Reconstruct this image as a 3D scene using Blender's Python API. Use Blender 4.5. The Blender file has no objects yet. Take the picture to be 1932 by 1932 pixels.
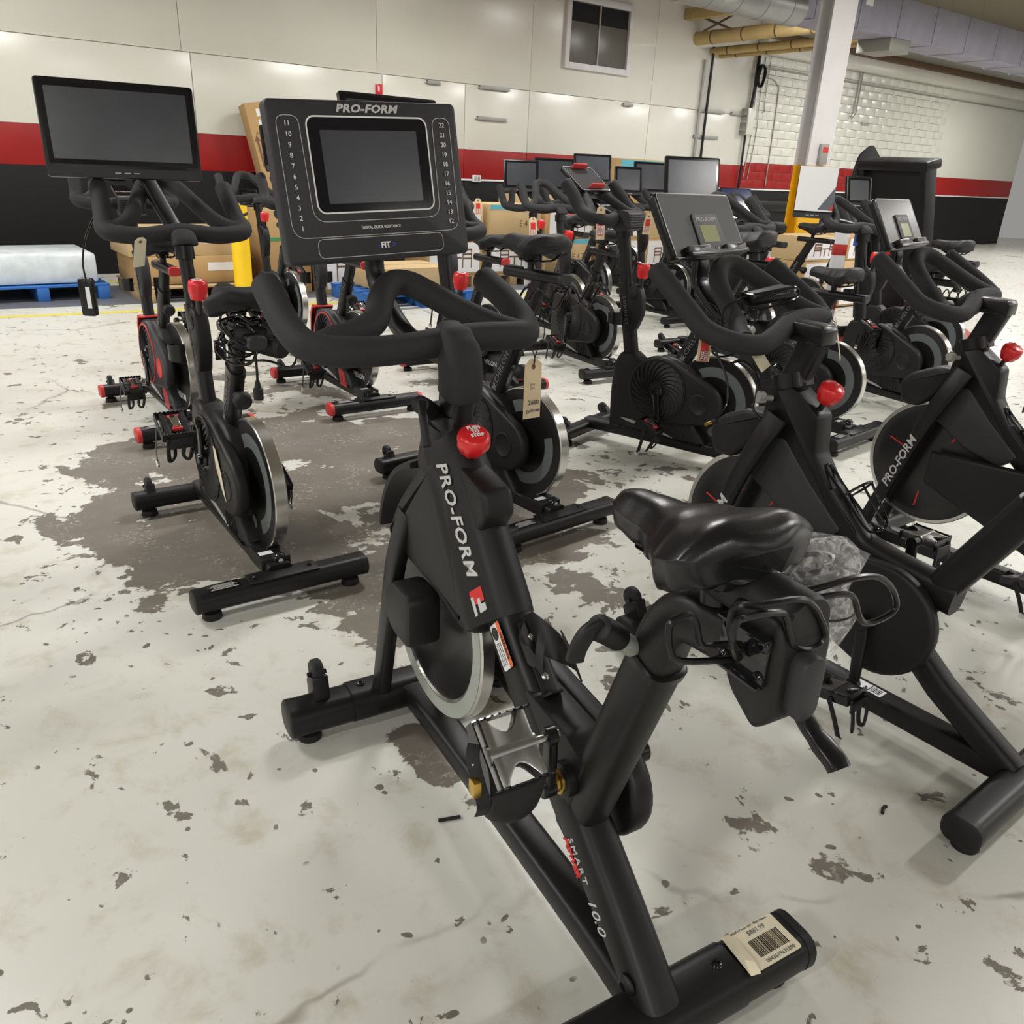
import bpy, bmesh, math, random
from math import sin, cos, pi, radians as rad
from mathutils import Vector as V, Matrix
S = bpy.context.scene
COL = S.collection
random.seed(7)
# ------------------------------------------------------------------ camera
CAM_H = 1.35
F_PX, PITCH, ROLL = 1540.0, rad(23.0), rad(2.74)
def _cam():
    d = V((-sin(ROLL)*cos(PITCH), cos(ROLL)*cos(PITCH), sin(PITCH)))
    fw = V((0, 0, 1)); h = (fw - d*fw.dot(d)).normalized()
    rx = h.cross(-d)
    return [rx, h, -d]          # world axes in camera coords (x right, y down, z forward)
_R = _cam()
def ray(px, py):
    c = V((px-966, py-966, F_PX)); return V([r.dot(c) for r in _R])
def onz(px, py, z=0.0):
    v = ray(px, py); return V((0, 0, CAM_H)) + v*((z-CAM_H)/v.z)
def onplane(px, py, p0, n):
    v = ray(px, py); o = V((0, 0, CAM_H)); return o + v*((p0-o).dot(n)/v.dot(n))
cd = bpy.data.cameras.new('camera'); cam = bpy.data.objects.new('camera', cd); COL.objects.link(cam)
cd.sensor_width = 36; cd.sensor_height = 36; cd.lens = F_PX/1932*36; cd.clip_start = .02; cd.clip_end = 200
cx = V([r.x for r in _R]); cy = V([-r.y for r in _R]); cz = V([-r.z for r in _R])
M4 = Matrix((cx, cy, cz)).transposed().to_4x4(); M4.translation = V((0, 0, CAM_H)); cam.matrix_world = M4
S.camera = cam
# ------------------------------------------------------------------ world, light, exposure
w = bpy.data.worlds.new('world'); S.world = w; w.use_nodes = True
w.node_tree.nodes['Background'].inputs[0].default_value = (1, .97, .92, 1)
w.node_tree.nodes['Background'].inputs[1].default_value = .25
S.view_settings.view_transform = 'Standard'; S.view_settings.look = 'None'
S.view_settings.gamma = 1; S.view_settings.use_curve_mapping = False
S.view_settings.exposure = 0.25
try:
    S.cycles.use_denoising = True; S.cycles.max_bounces = 6; S.cycles.sample_clamp_indirect = 4
except Exception: pass
LAMP_POWER = 82
CEIL = 4.6
# lamps hang in rows parallel to the back wall
WA = rad(37.8); WU = V((cos(WA), sin(WA), 0)); WN = V((-sin(WA), cos(WA), 0)); WD = 10.5
def wall(s, z, off=0.0): return WU*s + WN*(WD-off) + V((0, 0, z))
def area(loc, sx, sy, power, col=(1, .98, .94), rz=0):
    l = bpy.data.lights.new('lamp_light', 'AREA'); l.shape = 'RECTANGLE'; l.size = sx; l.size_y = sy; l.energy = power; l.color = col
    o = bpy.data.objects.new('lamp_light', l); COL.objects.link(o); o.location = loc; o.rotation_euler = (0, 0, rz); return o

# ------------------------------------------------------------------ materials
def mat(name, col, rough=.5, metal=0, bump=None, spec=.5, noise=None, coat=0, trans=0, alpha=1, emit=None):
    m = bpy.data.materials.new(name); m.use_nodes = True; nt = m.node_tree; b = nt.nodes['Principled BSDF']
    b.inputs['Base Color'].default_value = (*col, 1); b.inputs['Roughness'].default_value = rough; b.inputs['Metallic'].default_value = metal
    b.inputs['Specular IOR Level'].default_value = spec
    b.inputs['Coat Weight'].default_value = coat; b.inputs['Transmission Weight'].default_value = trans; b.inputs['Alpha'].default_value = alpha
    if emit: b.inputs['Emission Color'].default_value = (*emit[:3], 1); b.inputs['Emission Strength'].default_value = emit[3]
    tc = None
    if noise or bump:
        tc = nt.nodes.new('ShaderNodeTexCoord')
    if noise:   # (scale, amount)
        n = nt.nodes.new('ShaderNodeTexNoise'); n.inputs['Scale'].default_value = noise[0]; n.inputs['Detail'].default_value = 5
        nt.links.new(tc.outputs['Object'], n.inputs['Vector'])
        mx = nt.nodes.new('ShaderNodeMix'); mx.data_type = 'RGBA'
        a = noise[1]
        mx.inputs[6].default_value = (*[c*(1-a) for c in col], 1); mx.inputs[7].default_value = (*[min(1, c*(1+a)) for c in col], 1)
        nt.links.new(n.outputs['Fac'], mx.inputs[0]); nt.links.new(mx.outputs[2], b.inputs['Base Color'])
    if bump:    # (scale, strength)
        n = nt.nodes.new('ShaderNodeTexNoise'); n.inputs['Scale'].default_value = bump[0]; n.inputs['Detail'].default_value = 3
        nt.links.new(tc.outputs['Object'], n.inputs['Vector'])
        bp = nt.nodes.new('ShaderNodeBump'); bp.inputs['Strength'].default_value = bump[1]; bp.inputs['Distance'].default_value = .002
        nt.links.new(n.outputs['Fac'], bp.inputs['Height']); nt.links.new(bp.outputs[0], b.inputs['Normal'])
    return m
M = dict(
 frame=mat('black_frame_paint', (.007, .007, .0072), .4, spec=.32, bump=(900, .08), noise=(6, .2)),
 plastic=mat('black_plastic', (.0085, .0085, .0085), .48, spec=.32, bump=(1200, .1), noise=(5, .2)),
 smooth=mat('smooth_black_plastic', (.006, .006, .0064), .28, spec=.36),
 gloss=mat('glossy_black', (.01, .01, .011), .12),
 foam=mat('black_foam', (.019, .019, .0205), .75, bump=(700, .35), spec=.35),
 leather=mat('black_vinyl', (.008, .008, .0092), .28, spec=.42, bump=(500, .12)),
 rubber=mat('black_rubber', (.01, .01, .01), .6, spec=.35),
 char=mat('charcoal_plastic', (.027, .027, .03), .5, spec=.35, bump=(900, .1)),
 disc=mat('flywheel_black', (.008, .008, .008), .28),
 steel=mat('polished_steel', (.62, .61, .59), .26, 1, noise=(30, .12)),
 ringgrey=mat('grey_ring_paint', (.33, .35, .32), .4),
 alu=mat('cast_aluminium', (.42, .42, .42), .34, 1, noise=(40, .15)),
 chrome=mat('chrome', (.75, .75, .76), .1, 1),
 decal=mat('grey_decal', (.1, .11, .11), .5),
 white=mat('white_print', (.75, .75, .75), .5),
 silver=mat('silver_print', (.5, .5, .5), .4),
 dimprint=mat('dim_grey_print', (.16, .16, .16), .5),
 blue=mat('blue_print', (.05, .07, .5), .5),
 red=mat('red_plastic', (.62, .015, .02), .3),
 redcap=mat('red_cap', (.5, .03, .03), .45),
 redprint=mat('red_print', (.55, .02, .02), .5),
 orange=mat('orange_print', (.75, .12, .01), .5),
 screen=mat('dark_glass_screen', (.009, .009, .012), .09, spec=.35),
 lcd=mat('dull_screen', (.04, .044, .055), .24, spec=.6, noise=(4, .4)),
 green=mat('olive_display', (.2, .21, .03), .3),
 kraft=mat('manila_card', (.62, .5, .33), .8, noise=(12, .1)),
 cream=mat('cream_label', (.72, .66, .5), .6),
 paper=mat('white_paper', (.7, .7, .72), .7),
 card=mat('brown_cardboard', (.42, .27, .12), .8, noise=(3, .12)),
 card2=mat('pale_cardboard', (.5, .36, .19), .8, noise=(3, .12)),
 tape=mat('carton_tape', (.5, .36, .2), .35),
 greenp=mat('green_print', (.05, .25, .1), .6),
 teal=mat('teal_print', (.1, .4, .5), .6),
 brownp=mat('brown_print', (.14, .07, .04), .7),
 palletb=mat('blue_pallet', (.02, .12, .4), .6),
 wood=mat('pale_wood', (.4, .28, .15), .8, noise=(8, .2)),
 wrap=mat('stretch_wrap', (.6, .66, .7), .25, noise=(9, .3)),
 yellow=mat('yellow_paint', (.75, .42, .01), .45, noise=(9, .18)),
 yellow2=mat('bollard_yellow', (.85, .55, .01), .4, noise=(9, .1)),
 colwhite=mat('white_steel_paint', (.62, .61, .62), .45, noise=(5, .08)),
 wallp=mat('cream_wall_paint', (.63, .625, .565), .27, noise=(1.3, .06), bump=(14, .05)),
 wallr=mat('red_wall_paint', (.27, .012, .012), .45, spec=.25, noise=(2, .25)),
 wallk=mat('black_wall_paint', (.008, .008, .008), .6, spec=.2),
 seam=mat('dark_joint', (.34, .33, .28), .8), navy=mat('navy_wrapped_screen', (.012, .02, .07), .1),
 duct=mat('galvanised_duct', (.33, .34, .34), .4, .6, noise=(8, .2)),
 ductv=mat('grey_painted_duct', (.27, .26, .33), .5, noise=(4, .25)),
 pipe=mat('cream_pipe_lagging', (.42, .31, .13), .7, noise=(6, .2)),
 ceil=mat('dark_ceiling', (.2, .17, .12), .9),
 brace=mat('dark_steelwork', (.1, .06, .03), .7),
 galv=mat('grey_bracket', (.3, .3, .28), .5, .3),
 void=mat('dark_opening', (.004, .004, .004), .9),
 pane=mat('dull_window_panel', (.1, .095, .08), .35, noise=(3, .1)),
 brass=mat('brass', (.6, .4, .1), .3, 1),
 bluep=mat('blue_rubber', (.02, .1, .4), .5),
 matred=mat('red_floor_paint', (.35, .05, .05), .5, noise=(5, .3)),
 lineyel=mat('yellow_floor_paint', (.6, .52, .08), .55, noise=(6, .25)),
 linegrey=mat('blue_grey_floor_paint', (.1, .11, .13), .5, noise=(4, .2)),
 lampglow=mat('lamp_diffuser', (1, 1, 1), .5, emit=(1, .95, .86, 8)),
)
def film_mat():
    m = mat('clear_plastic_film', (.9, .9, .92), .12, spec=.8); nt = m.node_tree; b = nt.nodes['Principled BSDF']
    tr = nt.nodes.new('ShaderNodeBsdfTransparent'); mx = nt.nodes.new('ShaderNodeMixShader')
    n = nt.nodes.new('ShaderNodeTexNoise'); n.inputs['Scale'].default_value = 45; n.inputs['Detail'].default_value = 4; n.inputs['Distortion'].default_value = 1.5
    tc = nt.nodes.new('ShaderNodeTexCoord'); nt.links.new(tc.outputs['Object'], n.inputs['Vector'])
    r = nt.nodes.new('ShaderNodeMapRange'); r.inputs[1].default_value = .45; r.inputs[2].default_value = .75; r.inputs[3].default_value = .12; r.inputs[4].default_value = .6
    nt.links.new(n.outputs['Fac'], r.inputs[0]); nt.links.new(r.outputs[0], mx.inputs[0])
    nt.links.new(tr.outputs[0], mx.inputs[1]); nt.links.new(b.outputs[0], mx.inputs[2])
    bp = nt.nodes.new('ShaderNodeBump'); bp.inputs['Strength'].default_value = .6; bp.inputs['Distance'].default_value = .01
    nt.links.new(n.outputs['Fac'], bp.inputs['Height']); nt.links.new(bp.outputs[0], b.inputs['Normal'])
    nt.links.new(mx.outputs[0], nt.nodes['Material Output'].inputs['Surface'])
    return m
M['film'] = film_mat()

# ------------------------------------------------------------------ mesh helpers
X, Y, Z = V((1, 0, 0)), V((0, 1, 0)), V((0, 0, 1))
def cr(pts, m=6, closed=False):
    """Catmull-Rom through points (tuples, any length)"""
    P = [V(p) for p in pts]; n = len(P); out = []
    rng = range(n) if closed else range(n-1)
    for i in rng:
        if closed: a, b, c, d = P[(i-1) % n], P[i], P[(i+1) % n], P[(i+2) % n]
        else: a, b, c, d = P[max(i-1, 0)], P[i], P[i+1], P[min(i+2, n-1)]
        for k in range(m):
            t = k/m
            out.append(.5*((2*b)+(c-a)*t+(2*a-5*b+4*c-d)*t*t+(3*b-a-3*c+d)*t**3))
    if not closed: out.append(P[-1])
    return out
def rrect(w, h, r, n=4):
    """rounded rectangle outline, centred"""
    o = []; r = min(r, w/2-1e-5, h/2-1e-5)
    for cxx, cyy, a0 in ((w/2-r, h/2-r, 0), (-w/2+r, h/2-r, 90), (-w/2+r, -h/2+r, 180), (w/2-r, -h/2+r, 270)):
        for k in range(n+1):
            a = rad(a0+90*k/n); o.append((cxx+r*cos(a), cyy+r*sin(a)))
    return o
def fillet(poly, r, n=4):
    """round the corners of a 2-D polygon; r a number or list"""
    P = [V((p[0], p[1])) for p in poly]; out = []; L = len(P)
    for i in range(L):
        rr = r[i] if isinstance(r, (list, tuple)) else r
        a, b, c = P[i-1], P[i], P[(i+1) % L]
        d1 = (a-b); d2 = (c-b); l1 = d1.length; l2 = d2.length; t = min(rr, l1*.45, l2*.45)
        if t < 1e-5: out.append((b.x, b.y)); continue
        p0 = b+d1/l1*t; p2 = b+d2/l2*t
        for k in range(n+1):
            s = k/n; q = p0*(1-s)**2+b*2*s*(1-s)+p2*s*s; out.append((q.x, q.y))
    return out
class G:
    def __init__(s): s.v = []; s.f = []
    def ring(s, pts): i = len(s.v); s.v += [tuple(p) for p in pts]; return list(range(i, i+len(pts)))
    def bridge(s, a, b):
        n = len(a)
        for i in range(n): s.f.append((a[i], a[(i+1) % n], b[(i+1) % n], b[i]))
    def loft(s, rings, cap=True, closed=False):
        R = [s.ring(r) for r in rings]
        for a, b in zip(R, R[1:]): s.bridge(a, b)
        if closed: s.bridge(R[-1], R[0])
        elif cap: s.f.append(tuple(reversed(R[0]))); s.f.append(tuple(R[-1]))
        return s
    def tube(s, path, r, n=12, up=Z, sec=None, closed=False, dome=0, cap=True):
        """sweep; r scalar, (a,b) half-sizes (a sideways, b along up) or list of those; sec: unit outline"""
        P = [V(p) for p in path]; L = len(P); rings = []; u = V(up)
        for i, p in enumerate(P):
            if closed: t = (P[(i+1) % L]-P[i-1])
            else: t = (P[min(i+1, L-1)]-P[max(i-1, 0)])
            t.normalize()
            if up is None or i > 0: pass
            side = t.cross(u)
            if side.length < 1e-3: side = t.cross(X if abs(t.x) < .9 else Y)
            side.normalize(); uu = side.cross(t).normalized()
            if up is Z or up is None: pass
            u = uu if s._pt else u
            rr = r[i] if isinstance(r, list) else r
            a, b = rr if isinstance(rr, tuple) else (rr, rr)
            if sec: rings.append([p+side*(q[0]*a)+uu*(q[1]*b) for q in sec])
            else: rings.append([p+side*(a*cos(2*pi*k/n))+uu*(b*sin(2*pi*k/n)) for k in range(n)])
        if dome and not closed:
            def dm(ring, c, t, sg):
                o = []
                for f, q in ((.85, .5), (.5, .87), (.15, .99)):
                    o.append([c+(x-c)*f+t*(sg*dome*q) for x in [V(y) for y in ring]])
                return o
            t0 = (P[0]-P[1]).normalized(); t1 = (P[-1]-P[-2]).normalized()
            rings = list(reversed(dm(rings[0], P[0], t0, 1)))+rings+dm(rings[-1], P[-1], t1, 1)
        return s.loft(rings, cap=cap, closed=closed)
    _pt = True
    def prism(s, poly, w0, w1, bevel=0, o=(0, 0, 0), u=X, v=Z, w=Y, nb=2):
        """extrude a 2-D outline (coords on u,v) along w from w0 to w1 with rounded rims"""
        o = V(o); P = [V((p[0], p[1])) for p in poly]; n = len(P)
        ar = sum(P[i].x*P[(i+1) % n].y-P[(i+1) % n].x*P[i].y for i in range(n))
        sg = 1 if ar > 0 else -1
        nr = []
        for i in range(n):
            e1 = (P[i]-P[i-1]); e2 = (P[(i+1) % n]-P[i])
            e1 = e1.normalized() if e1.length > 1e-7 else e2.normalized(); e2 = e2.normalized() if e2.length > 1e-7 else e1
            n1 = V((-e1.y, e1.x))*sg; n2 = V((-e2.y, e2.x))*sg; m = n1+n2
            m = m.normalized() if m.length > 1e-6 else n1
            nr.append(m*(1/max(.5, m.dot(n1))))
        def R(inset, ww): return [o+u*(P[i].x+nr[i].x*inset)+v*(P[i].y+nr[i].y*inset)+w*ww for i in range(n)]
        if bevel:
            st = [(bevel*(1-sin(k*pi/2/nb)), bevel*(1-cos(k*pi/2/nb))) for k in range(nb+1)]
            rings = [R(a, w0+b) for a, b in st]+[R(a, w1-b) for a, b in reversed(st)]
        else: rings = [R(0, w0), R(0, w1)]
        return s.loft(rings)
    def box(s, c, size, b=.003, u=X, v=Y, w=Z):
        return s.prism(fillet([(-size[0]/2, -size[1]/2), (size[0]/2, -size[1]/2), (size[0]/2, size[1]/2), (-size[0]/2, size[1]/2)], b, 2) if b else
                       [(-size[0]/2, -size[1]/2), (size[0]/2, -size[1]/2), (size[0]/2, size[1]/2), (-size[0]/2, size[1]/2)], -size[2]/2, size[2]/2, min(b, size[2]*.4), o=c, u=u, v=v, w=w)
    def lathe(s, prof, o=(0, 0, 0), ax=Z, n=24, wob=None):
        """prof list of (r,h) from one end to the other"""
        o = V(o); ax = V(ax).normalized(); a = ax.cross(X); a = ax.cross(Y) if a.length < .2 else a; a.normalize(); b = ax.cross(a)
        rings = []
        for r, h in prof:
            r = max(r, 1e-4)
            rings.append([o+ax*h+(a*cos(2*pi*k/n)+b*sin(2*pi*k/n))*(r*(1+(wob[0]*cos(wob[1]*2*pi*k/n) if wob and wob[2] < h < wob[3] else 0))) for k in range(n)])
        return s.loft(rings)
    def quad(s, a, b, c, d): i = len(s.v); s.v += [tuple(a), tuple(b), tuple(c), tuple(d)]; s.f.append((i, i+1, i+2, i+3)); return s
    def build(s, name, m, parent=None, loc=None, ang=38):
        me = bpy.data.meshes.new(name); 
        off = V(loc) if loc is not None else V((0, 0, 0))
        me.from_pydata([V(p)-off for p in s.v], [], s.f)
        bm = bmesh.new(); bm.from_mesh(me); bmesh.ops.recalc_face_normals(bm, faces=bm.faces); bm.to_mesh(me); bm.free()
        me.polygons.foreach_set('use_smooth', [True]*len(me.polygons)); me.set_sharp_from_angle(angle=rad(ang))
        me.materials.append(M[m] if isinstance(m, str) else m)
        return link(name, me, parent, off)
def link(name, me, parent=None, off=None):
    o = bpy.data.objects.new(name, me); COL.objects.link(o)
    if parent is not None:
        o.parent = parent
        if off is not None: o.location = V(off)-worldoff(parent)
    elif off is not None: o.location = off
    return o
def worldoff(p):
    """offset of an (unrotated) part inside its thing"""
    t = V((0, 0, 0))
    while p is not None and p.parent is not None: t += p.location; p = p.parent
    return t
def part(name, m, parent, fn, loc=None, ang=38):
    g = G(); fn(g); return g.build(name, m, parent, loc, ang)
def tag(o, label, cat, group=None, kind=None):
    if label: o['label'] = label
    if cat: o['category'] = cat
    if group: o['group'] = group
    if kind: o['kind'] = kind
    return o
def thing(name, label, cat, loc=(0, 0, 0), rz=0, group=None):
    o = bpy.data.objects.new(name, None); COL.objects.link(o); o.location = loc; o.rotation_euler = (0, 0, rz)
    o.empty_display_size = .05
    return tag(o, label, cat, group)
def struct(name, g, m, parent=None):
    o = g.build(name, m, parent)
    if parent is None: o['kind'] = 'structure'
    return o
def dup(o, parent=None):
    c = o.copy(); COL.objects.link(c); c.parent = parent
    for ch in list(o.children): dup(ch, c)
    return c
_tc = {}
def text(s, size, o, right, up, m, parent, name='lettering', wid=1.0, shear=0, bold=0, align='CENTER', depth=.0006, space=1.0):
    """flat print standing a hair proud of its surface: o centre, right/up directions"""
    key = (s, size, wid, shear, bold, align, depth, space)
    if key not in _tc:
        c = bpy.data.curves.new('t', 'FONT'); c.body = s; c.size = size; c.align_x = align; c.align_y = 'CENTER'; c.extrude = depth; c.shear = shear; c.offset = bold
        c.space_character = space; c.resolution_u = 2
        ob = bpy.data.objects.new('t', c); COL.objects.link(ob); dg = bpy.context.evaluated_depsgraph_get(); dg.update()
        me = bpy.data.meshes.new_from_object(ob.evaluated_get(dg)); bpy.data.objects.remove(ob); bpy.data.curves.remove(c)
        _tc[key] = me
    me = _tc[key].copy(); me.materials.clear(); me.materials.append(M[m])
    r = V(right).normalized(); u = V(up).normalized(); u = (u-r*u.dot(r)).normalized(); n = r.cross(u)
    o = V(o)
    for vv in me.vertices:
        c = vv.co; vv.co = o+r*(c.x*wid)+u*c.y+n*c.z
    ob = link(name, me, parent)
    ob.location = -worldoff(parent) if parent is not None else (0, 0, 0)
    return ob
def outline(g, poly, t, h, o, u, v):
    """thin printed line following a closed 2-D outline"""
    o = V(o); n = V(u).cross(V(v)); P = [V((p[0], p[1])) for p in poly]; L = len(P)
    A, B = [], []
    for i in range(L):
        e = (P[(i+1) % L]-P[i-1]).normalized(); nn = V((-e.y, e.x))*(t/2)
        A.append(o+u*(P[i].x+nn.x)+v*(P[i].y+nn.y)+n*h); B.append(o+u*(P[i].x-nn.x)+v*(P[i].y-nn.y)+n*h)
    a = g.ring(A); b = g.ring(B); g.bridge(a, b)
    return g
OB = [(cos(2*pi*k/20), sin(2*pi*k/20)) for k in range(20)]
def sup(e, n=20):
    """superellipse unit outline"""
    o = []
    for k in range(n):
        c, s_ = cos(2*pi*k/n), sin(2*pi*k/n)
        o.append((math.copysign(abs(c)**(2/e), c), math.copysign(abs(s_)**(2/e), s_)))
    return o
SQ = sup(5, 20); SQ3 = sup(3.2, 20)
# ------------------------------------------------------------------ shared bike pieces
def stabilizer(root, name, x, hw, wx, z0, z1, capm='plastic', feet=True, m='frame'):
    zc, hz = (z0+z1)/2, (z1-z0)/2
    sec = [(q[0]/(wx/2), q[1]/hz) for q in rrect(wx, hz*2, hz*.8, 5)]
    s = part(name, m, root, lambda g: g.tube([(x, -hw+.02, zc), (x, hw-.02, zc)], (wx/2, hz), sec=sec), loc=(x, 0, zc))
    for sg in (-1, 1):
        part('end_cap', capm, s, lambda g: g.tube([(x, sg*(hw-.022), zc), (x, sg*(hw-.004), zc), (x, sg*hw, zc)], [(wx/2+.001, hz+.001), (wx/2+.001, hz+.001), (wx/2-.004, hz-.004)], sec=sec))
        if feet:
            part('foot', 'rubber', s, lambda g: g.lathe([(.01, z0+.004), (.014, z0-.006), (.028, z0-.012), (.031, .004), (.029, 0), (.001, 0)], (x, sg*(hw-.055), 0), n=16))
    return s
def bolt(par, o, ax, r=.009, m='gloss'):
    o = V(o); ax = V(ax).normalized()
    part('bolt', m, par, lambda g: g.lathe([(r*1.25, 0), (r*1.25, r*.25), (r, r*.55), (r*.55, r*.8), (r*.5, r*.35), (.0001, r*.35)], o, ax, 14))
def transport_wheel(par, c, r=.026, w=.022, lean=V((.5, 0, .86)), h=.075):
    """little roller in a welded sleeve; c is the roller's centre, the sleeve runs back down along -lean"""
    c = V(c); f_ = V((lean.z, 0, -lean.x))
    b = part('wheel_bracket', 'frame', par, lambda g: g.prism(fillet([(-r*1.0, -h), (r*1.0, -h), (r*1.02, -.012), (r*.3, .0), (-r*1.02, .006)], .007), -w/2-.006, w/2+.006, .003, o=c, u=f_, v=lean, w=Y))
    part('transport_wheel', 'rubber', b, lambda g: g.lathe([(.006, -w/2), (r*.8, -w/2), (r, -w*.3), (r, w*.3), (r*.8, w/2), (.006, w/2)], c+lean*.012, Y, 18))
    part('axle_bolt', 'gloss', b, lambda g: g.lathe([(.0001, -w/2-.011), (.006, -w/2-.01), (.006, w/2+.01), (.0001, w/2+.011)], c+lean*.006, Y, 10))
def saddle(par, xr, xn, w, z0, z1, y0=0, m='leather', skirt=.06, thick=1.0):
    """padded saddle; xr rear, xn nose x; z0 nose top, z1 rear top; w full width at the wings"""
    def lin(tab, t):
        for (a, b), (c, d) in zip(tab, tab[1:]):
            if a <= t <= c+1e-9: k = (t-a)/(c-a); k = k*k*(3-2*k); return b+(d-b)*k
        return tab[-1][1]
    def f(g):
        rings = []; N = 26
        for i in range(N+1):
            t = i/N; x = xr+(xn-xr)*t
            hw = lin([(0, .5), (.04, .8), (.12, .97), (.2, 1), (.3, .95), (.42, .74), (.56, .5), (.7, .385), (.85, .33), (.94, .29), (.98, .2), (1, .1)], t)*w/2
            zt = lin([(0, z1-.022), (.05, z1-.006), (.14, z1), (.4, z1*.72+z0*.28-.008), (.65, z1*.28+z0*.72-.006), (.85, z0), (.95, z0-.006), (1, z0-.026)], t)
            sk = skirt*lin([(0, .62), (.08, .92), (.2, 1.12), (.35, 1.1), (.5, .92), (.7, .78), (.9, .66), (1, .3)], t)*thick
            R = []
            K = 32
            for k in range(K):
                a = 2*pi*k/K; c, s_ = cos(a), sin(a)
                yy = math.copysign(abs(c)**.7, c)*hw; e = abs(yy/max(hw, 1e-5))
                if s_ >= 0:
                    gr = .006*max(0, 1-(yy/(.24*w))**2)**2*lin([(0, 1.3), (.3, .9), (.6, .35), (.8, 0), (1, 0)], t)
                    zz = zt-sk*.5*e**2.7-gr
                else: zz = zt-sk*.5-sk*.5*min(1, abs(s_)*1.7)*(1 if abs(c) > .55 else .55+.45*abs(c)/.55)
                R.append((x+.022*e*e*max(0, 1-t/.25)**2, y0+yy, zz))
            rings.append(R)
        g.loft(rings)
    s = part('saddle', m, par, f, ang=75)
    def rails(g):
        zb = z1-skirt*1.0
        for sg in (-1, 1):
            g.tube(cr([(xr+.035, y0+sg*.045, zb), (xr+.06, y0+sg*.028, zb-.022), (xr+.14, y0+sg*.024, zb-.026), (xn-.05, y0+sg*.014, z0-skirt*.55)], 4), .0042, 8)
        g.tube([(xr+.06, y0-.03, zb-.022), (xr+.06, y0+.03, zb-.022)], .004, 8); g.tube([(xn-.052, y0-.016, z0-skirt*.55), (xn-.052, y0+.016, z0-skirt*.55)], .004, 8)
    part('saddle_rail', 'gloss', s, rails)
    return s
def knob_head(g, o, ax, r=.031, h=.034, lobes=8):
    g.lathe([(r*.42, -h*.5), (r*.62, -h*.42), (r*.95, h*.05), (r, h*.3), (r*.95, h*.5), (r*.8, h*.62), (r*.72, h*.64), (r*.7, h*.62), (r*.3, h*.72), (.0001, h*.74)], o, ax, 48, wob=(.06, lobes, -h*.45, h*.2))
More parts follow.
